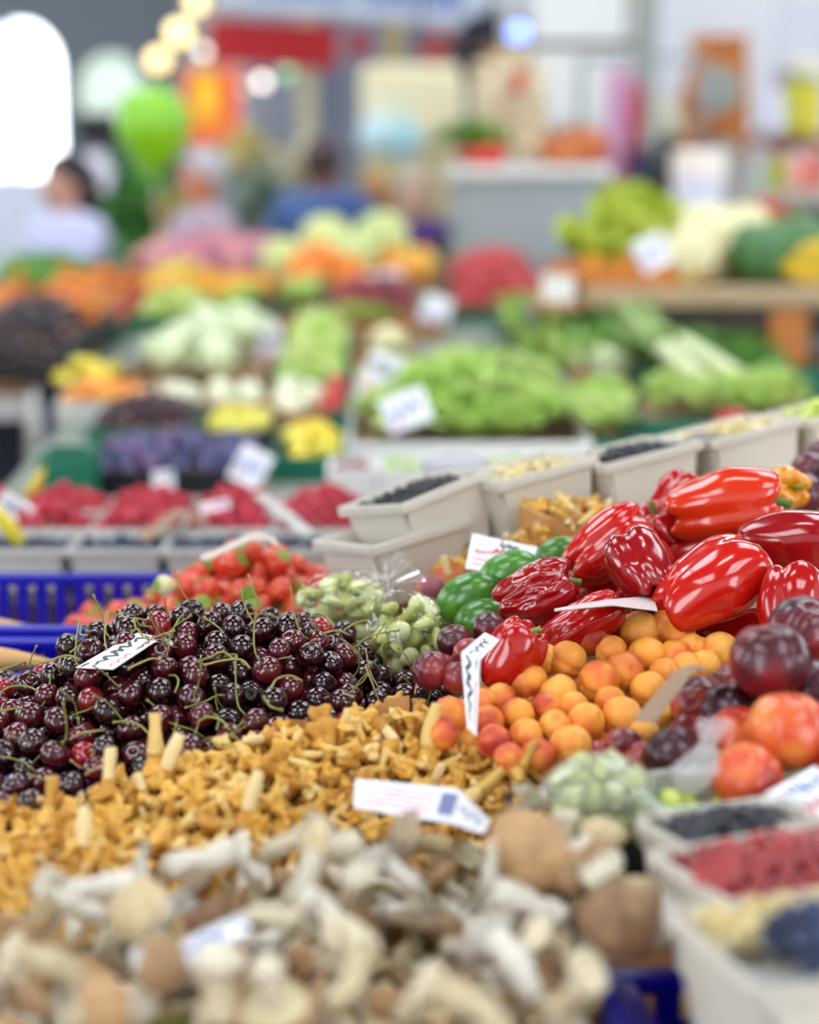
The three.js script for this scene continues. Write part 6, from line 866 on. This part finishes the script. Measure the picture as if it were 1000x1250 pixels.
{ // cream display case
  const q = panel('cream_display_case', 440, 78, 566, 190, 9.6, 0.35, std('#efe2b8', 0.6), 'tall cream display case beyond the shoppers', 'display case', { r: 0.06 }); const yb = P(0, 190, 9.6).y; mesh('cabinet', box(q.userData.w * 0.98, yb, 0.34, 0, -q.userData.h / 2 - yb / 2, 0, 0.02), std('#cdbf94', 0.7), q);
  for (const [px, py, D, s, col, l] of [[462, 165, 9.2, 0.10, '#cfe6ec', 'pale cyan plastic bag hanging before the display case'], [492, 170, 9.1, 0.10, '#a8d2d6', 'small aqua plastic bag hanging before the display case']]) { const p = P(px, py, D), o = thing('plastic_bag', l, 'bag', undefined, p); mesh('film', ball(10, (d) => V(d.x * s * (1 + 0.15 * noise(d.x * 3, d.y * 3, d.z * 3)), d.y * s * 1.05, d.z * s * 0.5)), phy(col, 0.3), o); mesh('handle', tube([V(-0.03, s * 0.9, 0), V(0, s + 0.12, -0.1), V(0.03, s * 0.9, 0)], 0.008, 8, 5), phy(col, 0.3), o); }
  const rd = panel('red_sign', 512, 42, 556, 72, 9.9, 0.05, std('#b83c40', 0.6), 'red sign above the cream display case', 'sign', { r: 0.02 }); mesh('bracket', box(0.03, 0.2, 0.04, 0, -rd.userData.h / 2 - 0.1, 0), M.black, rd);
}
{ // dark coat on a hanger
  const p = P(588, 52, 7.6), o = thing('dark_coat', 'dark coat hanging beside the garlic braids', 'coat', undefined, p); mesh('cloth', ball(10, (d) => V(d.x * 0.085 * lerp(0.55, 1, sstep(1, -0.2, d.y)) + 0.05 * d.y, d.y * 0.17, d.z * 0.06 * (1 + 0.2 * Math.sin(d.x * 9)))), M.darkCloth, o); mesh('hook', tube([V(0.05, 0.16, 0), V(0.05, 0.22, 0), V(0.05, 0.3, 0)], 0.006, 6, 5), M.steel, o); mesh('sleeve', tube([V(-0.02, 0.10, 0), V(-0.09, 0.0, 0.01), V(-0.12, -0.06, 0.02)], 0.035, 8, 8), M.darkCloth, o);
}
// lamps far behind
function pendant(px, py, D, r, col, e, label) {
  const p = P(px, py, D), o = thing('pendant_lamp', label, 'lamp', undefined, p); const k = new THREE.Color(col);
  mesh('bulb', ball(4, () => r), new THREE.MeshStandardMaterial({ color: '#ffffff', emissive: k, emissiveIntensity: e }), o); mesh('socket', box(r, r * 0.8, r, 0, r * 1.3, 0, r * 0.2), M.black, o); mesh('cable', box(0.01, 5.3 - p.y - r * 1.7, 0.01, 0, r * 1.7 + (5.3 - p.y - r * 1.7) / 2, 0), M.black, o);
  const l = new THREE.PointLight(k, e * r * r * 3, 0, 2); l.name = 'pendant_light'; l.position.copy(p); l.shadow.radius = r / 0.02; l.castShadow = true; scene.add(l);
}
pendant(241, 3, 12, 0.06, '#ffdf70', 6, 'warm glowing pendant lamp nearest the shop fascia'); pendant(218, 40, 12, 0.072, '#ffdb66', 6, 'warm glowing pendant lamp between two others'); pendant(193, 73, 12, 0.066, '#ffd868', 6, 'warm glowing pendant lamp just above the green balloon');
pendant(248, 63, 11.5, 0.034, '#e8ded0', 6, 'small pale pendant lamp at the corner of the red blind'); pendant(292, 107, 11.4, 0.038, '#ffcfa0', 9, 'small peach pendant lamp beside the orange sign'); pendant(320, 100, 11.8, 0.038, '#f4e2d8', 8, 'small white pendant lamp beside the peach one'); pendant(350, 88, 11.2, 0.045, '#3fc070', 3, 'small green pendant lamp beside the beige post');
pendant(633, 40, 8.5, 0.045, '#0070ff', 6, 'bright blue lamp above the garlic braids');
// white partition and the stall with the wooden cabinet
{
  const w = struct('wall_partition', box(P(1150, 0, 11.5).x - P(606, 0, 11.5).x, 4.2, 0.12, (P(1150, 0, 11.5).x + P(606, 0, 11.5).x) / 2, 2.1, -11.5), std('#d9d8de', 0.85));
  const post = panel('metal_post', 776, -40, 796, 330, 10.2, 0.08, std('#9c9f98', 0.6), 'grey metal post beside the pink cloth', 'post'); const yb = P(0, 330, 10.2).y; mesh('post_foot', box(post.userData.w, yb, 0.08, 0, -post.userData.h / 2 - yb / 2, 0), M.steel, post);
  const wp = panel('white_board', 655, -30, 768, 150, 10.9, 0.05, std('#f0f0ee', 0.7), 'tall white board behind the garlic braids', 'board'); const y2 = P(0, 150, 10.9).y; for (const s of [-0.2, 0.2]) mesh('leg', box(0.05, y2, 0.05, s, -wp.userData.h / 2 - y2 / 2, 0), M.steel, wp);
  const fr = panel('chest_freezer', 668, 158, 742, 330, 9.4, 0.6, std('#dcdce2', 0.4), 'white chest freezer behind the pumpkins', 'freezer', { r: 0.03 }); mesh('lid_gap', box(fr.userData.w + 0.01, 0.05, 0.61, 0, fr.userData.h / 2 - 0.16, 0), std('#6a6268', 0.6), fr); const y3 = P(0, 330, 9.4).y; mesh('base', box(fr.userData.w * 0.98, y3, 0.58, 0, -fr.userData.h / 2 - y3 / 2, 0), std('#a8a8ac', 0.6), fr);
  const cloth = (px0, py0, px1, py1, D, col, label, n) => { const a = P(px0, py0, D), b = P(px1, py1, D), o = thing('hanging_cloth', label, 'cloth', undefined, V((a.x + b.x) / 2, a.y, -D)), w = (b.x - a.x) / 2, h = a.y - b.y; mesh('cloth', grid(40, 12, (u, v) => { const t = u * 6.2832; return V(Math.cos(t) * w * lerp(0.65, 1, v) * (1 + 0.06 * Math.sin(v * 5 + n)), -v * h, Math.sin(t) * 0.05 * (1 + 0.4 * Math.sin(t * 5 + v * 2)) * lerp(0.5, 1, v)); }), std(col, 0.85, { side: THREE.DoubleSide }), o); mesh('hook', tube([V(0, 0.0, 0), V(0, 0.05, 0), V(0, 0.1, -0.04)], 0.008, 6, 5), M.steel, o); return o; };
  cloth(736, 82, 776, 208, 8.6, '#d8a0c4', 'pink cloth hanging beside the grey post', 1); cloth(768, 105, 788, 190, 8.55, '#c8505c', 'red cloth hanging behind the pink one', 2); cloth(752, 190, 772, 250, 8.5, '#a05070', 'dull red cloth hanging below the pink one', 3); cloth(768, 180, 800, 300, 8.4, '#1f3558', 'dark blue apron hanging below the pink cloth', 4); cloth(796, 165, 834, 285, 8.3, '#3a3a34', 'dark net sack hanging beside the white tub', 5); cloth(800, 120, 836, 170, 8.4, '#cfcbb0', 'pale linen bag hanging above the net sack', 6);
  solo('cloth_rail', box(0.62, 0.03, 0.03, P(785, 80, 8.64).x, P(785, 72, 8.64).y, -8.64), M.steel, 'metal rail from which the cloths hang', 'rail'); for (const s of [-0.3, 0.3]) solo('rail_post', box(0.035, P(785, 72, 8.64).y, 0.035, P(785, 80, 8.64).x + s, P(785, 72, 8.64).y / 2, -8.66), M.steel, 'metal post at the end of the cloth rail', 'post', 'posts of the cloth rail');
  // wooden cabinet with a round glass
  const D = 8.9, a = P(834, 52, D), b = P(912, 188, D), W = b.x - a.x, H = a.y - b.y, o = thing('wooden_cabinet', 'orange wooden cabinet with a round grey glass and a dark niche', 'cabinet', undefined, V((a.x + b.x) / 2, b.y, -D - 0.1));
  const s = new THREE.Shape([[-W / 2, 0], [W / 2, 0], [W / 2 * 0.92, H * 0.75], [W / 2 * 0.8, H], [-W / 2 * 0.55, H], [-W / 2 * 0.7, H * 0.75], [-W / 2, H * 0.45]].map(([p, q]) => new THREE.Vector2(p, q))), n = new THREE.Path(); n.moveTo(-W * 0.12, H * 0.04); n.lineTo(W * 0.24, H * 0.04); n.lineTo(W * 0.24, H * 0.2); n.lineTo(-W * 0.12, H * 0.2); s.holes.push(n);
  mesh('front', new THREE.ExtrudeGeometry(s, { depth: 0.12, bevelSize: 0.008, bevelThickness: 0.008, bevelSegments: 2 }), M.woodOrange, o); mesh('niche', box(W * 0.36, H * 0.16, 0.02, W * 0.06, H * 0.12, 0.0), M.darkWood, o); const gl = mesh('round_glass', new THREE.CylinderGeometry(W * 0.32, W * 0.32, 0.03, 40), phy('#a9ada6', 0.15), o); gl.rotation.x = Math.PI / 2; gl.position.set(W * 0.03, H * 0.58, 0.135); mesh('glass_ring', new THREE.TorusGeometry(W * 0.32, 0.012, 8, 40), std('#b8aa90', 0.5), o).position.set(W * 0.03, H * 0.58, 0.14); const cr = mesh('cornice', box(W * 0.8, 0.05, 0.18, W * 0.05, H + 0.01, 0.06, 0.01), M.woodOrange, o);
  const bench = solo('side_bench', box(1.7, b.y, 0.5, b.x + 0.35, b.y / 2, -D - 0.15), std('#b9b4b0', 0.8), 'pale bench carrying the wooden cabinet', 'bench');
  // white tub
  const tp = P(856, 262, 6.6), tub = thing('white_tub', 'white plastic tub with a pale lid beside the net sack', 'tub', undefined, V(tp.x, tp.y, -6.7)), R = 33 * mpp(tp), TH = P(856, 182, 6.6).y - tp.y;
  mesh('wall', grid(32, 8, (u, v) => V(Math.cos(u * 6.2832) * R * lerp(0.86, 1, v), TH * 0.55 * v, Math.sin(u * 6.2832) * R * lerp(0.86, 1, v))), std('#d8d8ea', 0.5, { side: THREE.DoubleSide }), tub); mesh('lid', grid(32, 8, (u, v) => { const q = v < 0.7 ? R * 1.0 : R * (1 - (v - 0.7) / 0.3); return V(Math.cos(u * 6.2832) * q, TH * lerp(0.55, 1, Math.min(1, v / 0.7)), Math.sin(u * 6.2832) * q); }), std('#efe3da', 0.5), tub);
  solo('tub_stand', box(R * 2.6, tp.y, R * 2.6, tp.x, tp.y / 2, -6.7), M.white, 'white stand under the plastic tub', 'stand');
  // shelf with jars and packets
  const y0 = P(950, 240, 7.6).y, sx0 = P(888, 240, 7.6).x, sh = thing('goods_shelf', 'grey shelf of jars and packets beside the wooden cabinet', 'shelf', undefined, V((sx0 + 2.4) / 2, 0, -7.8)), sw = 2.4 - sx0;
  mesh('shelf_board', box(sw, 0.05, 0.45, 0, y0, 0, 0.006), std('#b4b0a6', 0.6), sh); mesh('shelf_board', box(sw, 0.04, 0.3, 0, P(950, 168, 7.6).y, -0.05, 0.006), std('#b07a5a', 0.6), sh); mesh('back_panel', box(sw, 0.4, 0.03, 0, y0 - 0.25, -0.2), M.darkWood, sh); mesh('plinth', box(sw, y0 - 0.45, 0.4, 0, (y0 - 0.45) / 2, 0), M.darkWood, sh); for (const q of [-1, 1]) mesh('upright', box(0.04, P(950, 168, 7.6).y - y0, 0.3, q * (sw / 2 - 0.02), (P(950, 168, 7.6).y + y0) / 2, -0.05), std('#b4b0a6', 0.6), sh);
  const jar = (px, py, r, h, col, lid, label) => { const p = P(px, py, 7.62), q = thing('jar', label, 'jar', undefined, p); mesh('glass', grid(24, 10, (u, v) => { const k = v < 0.75 ? 1 : lerp(1, 0.7, sstep(0.75, 0.95, v)); return V(Math.cos(u * 6.2832) * r * k * (v === 0 ? 0 : 1), v * h, Math.sin(u * 6.2832) * r * k); }), phy(col, 0.25), q); mesh('lid', new THREE.CylinderGeometry(r * 0.75, r * 0.75, h * 0.14, 24).translate(0, h * 1.05, 0), phy(lid, 0.4), q); };
  const u0 = 166, b0 = 235;
  jar(942, u0, 0.062, 0.17, '#c8c8d8', '#dcdce8', 'pale grey jar on the upper shelf'); jar(966, u0, 0.05, 0.24, '#b8b428', '#5a7a30', 'yellow-green jar on the upper shelf'); jar(988, u0, 0.055, 0.22, '#cfc020', '#7f9a30', 'bright yellow jar on the upper shelf'); jar(948, b0, 0.04, 0.16, '#a8b030', '#c03a30', 'olive jar with a red lid on the lower shelf'); jar(968, b0, 0.05, 0.15, '#e0a090', '#efe0dc', 'salmon-pink jar on the lower shelf'); jar(990, b0, 0.05, 0.17, '#d8604c', '#e0d0c8', 'coral-red jar on the lower shelf'); jar(925, b0, 0.04, 0.11, '#b8c4b4', '#d8dcd4', 'small pale jar at the shelf end');
  const rb = P(940, 262, 7.55); const rbx = solo('red_box', box(0.11, 0.09, 0.1, rb.x, rb.y + 0.02, -7.56, 0.02), std('#d0402c', 0.5), 'small red box under the grey shelf', 'box'); solo('box_ledge', box(0.4, 0.03, 0.14, rb.x, rb.y - 0.042, -7.545), M.darkWood, 'dark ledge carrying the small red box', 'ledge');
  const fl = P(975, 30, 9.8); for (const [px, py, sz, col, l] of [[962, 110, 0.10, '#a890b8', 'lilac packet hanging beside the cabinet'], [985, 95, 0.12, '#d8d4c0', 'cream packet hanging above the yellow jar'], [968, 128, 0.09, '#c4d49c', 'pale green packet hanging above the jars']]) { const p = P(px, py, 7.9); solo('packet', ball(7, (d) => V(p.x + Math.sign(d.x) * Math.pow(Math.abs(d.x), 0.4) * sz * 0.7, p.y + Math.sign(d.y) * Math.pow(Math.abs(d.y), 0.4) * sz * 0.8, -7.9 + d.z * 0.04)), std(col, 0.5), l, 'packet'); }
  solo('packet_board', box(0.5, 0.75, 0.03, P(1012, 100, 7.98).x, P(985, 100, 7.98).y - 0.02, -7.98), std('#c9c9d4', 0.8), 'pale board on which the packets hang', 'board');
}
{ // plants and pale van to the rear of the woman
  const p = standAt(178, 9.2), o = thing('leafy_shrub', 'dark green potted shrub below the green balloon', 'plant', undefined, p); mesh('pot', grid(24, 6, (u, v) => V(Math.cos(u * 6.2832) * lerp(0.2, 0.27, v), 0.45 * v, Math.sin(u * 6.2832) * lerp(0.2, 0.27, v))), std('#4a4440', 0.8, { side: THREE.DoubleSide }), o); mesh('trunk', tube([V(0, 0.1, 0), V(0.03, 0.7, 0), V(0, 1.5, 0)], 0.03, 8, 7), M.darkWood, o);
  const r_ = mulberry(44), leaf = grid(4, 6, (u, v) => V((u - 0.5) * 0.09 * Math.sin(Math.PI * clamp(v, 0.02, 0.98)), 0.03 * Math.sin(v * 3), v * 0.16), { wrap: false }), lm = [std('#3f8a2c', 0.6, { side: THREE.DoubleSide }), std('#246030', 0.6, { side: THREE.DoubleSide }), std('#6aa83a', 0.6, { side: THREE.DoubleSide })];
  for (let k = 0; k < 280; k++) { const m = mesh('leaf', leaf, lm[Math.floor(r_() * 3)], o), a = r_() * 6.28, e = r_() * 2 - 1, R = 0.30 * Math.cbrt(r_()); m.position.set(Math.cos(a) * R * Math.sqrt(1 - e * e), 1.2 + e * 0.5, Math.sin(a) * R * Math.sqrt(1 - e * e)); m.quaternion.copy(rquat(r_)); }
  const v = panel('white_van', 92, 184, 158, 250, 12.5, 0.9, std('#e2dcec', 0.4), 'white van rear seen beyond the woman', 'van', { r: 0.12, part: 'body' }); const yv = P(0, 250, 12.5).y; mesh('lower_body', box(v.userData.w * 1.05, yv - 0.2, 0.9, 0, -v.userData.h / 2 - (yv - 0.2) / 2, 0, 0.05), std('#c8cfe0', 0.4), v); for (const s of [-1, 1]) { const w = mesh('wheel', new THREE.CylinderGeometry(0.28, 0.28, 0.16, 24), M.black, v); w.rotation.z = Math.PI / 2; w.position.set(s * v.userData.w * 0.4, -v.position.y + 0.28, 0); } mesh('roof_rack', box(v.userData.w * 1.1, 0.22, 0.8, 0.03, v.userData.h / 2 + 0.16, 0), M.black, v);
  const lw = panel('pale_stall_front', -60, 214, 62, 330, 11.5, 0.4, std('#dcdff0', 0.7), 'pale stall front below the bright arched window', 'stall'); const yl = P(0, 330, 11.5).y; mesh('base', box(lw.userData.w, yl, 0.4, 0, -lw.userData.h / 2 - yl / 2, 0), M.white, lw);
  for (const [px, py, D, s, c, l] of [[300, 190, 9.6, 0.16, '#cdbb7a', 'straw-coloured bouquet beyond the grey-haired man'], [315, 245, 9.4, 0.2, '#8fa08c', 'grey-green plant beyond the grey-haired man'], [212, 265, 8.6, 0.12, '#b8a040', 'yellow flowers beside the shrub'], [360, 205, 9.8, 0.15, '#d8d0b0', 'cream flowers before the beige post']]) { const q = thing('flower_bunch', l, 'plant', undefined, P(px, py, D)); const lf = grid(4, 5, (u, v) => V((u - 0.5) * s * 0.35 * Math.sin(Math.PI * clamp(v, 0.05, 0.95)), v * s, 0.03 * Math.sin(v * 3)), { wrap: false }), mm = std(c, 0.7, { side: THREE.DoubleSide }); for (let k = 0; k < 60; k++) { const m = mesh('petal', lf, mm, q); m.quaternion.copy(rquat(r_)); m.position.set(rr(-0.3, 0.3) * s, rr(-0.4, 0.3) * s, rr(-0.3, 0.3) * s); } mesh('vase', grid(20, 4, (u, v) => V(Math.cos(u * 6.2832) * s * 0.4, lerp(-q.position.y, -s * 0.5, v), Math.sin(u * 6.2832) * s * 0.4)), std('#7d8480', 0.6, { side: THREE.DoubleSide }), q); }
}

renderer.render(scene, camera);
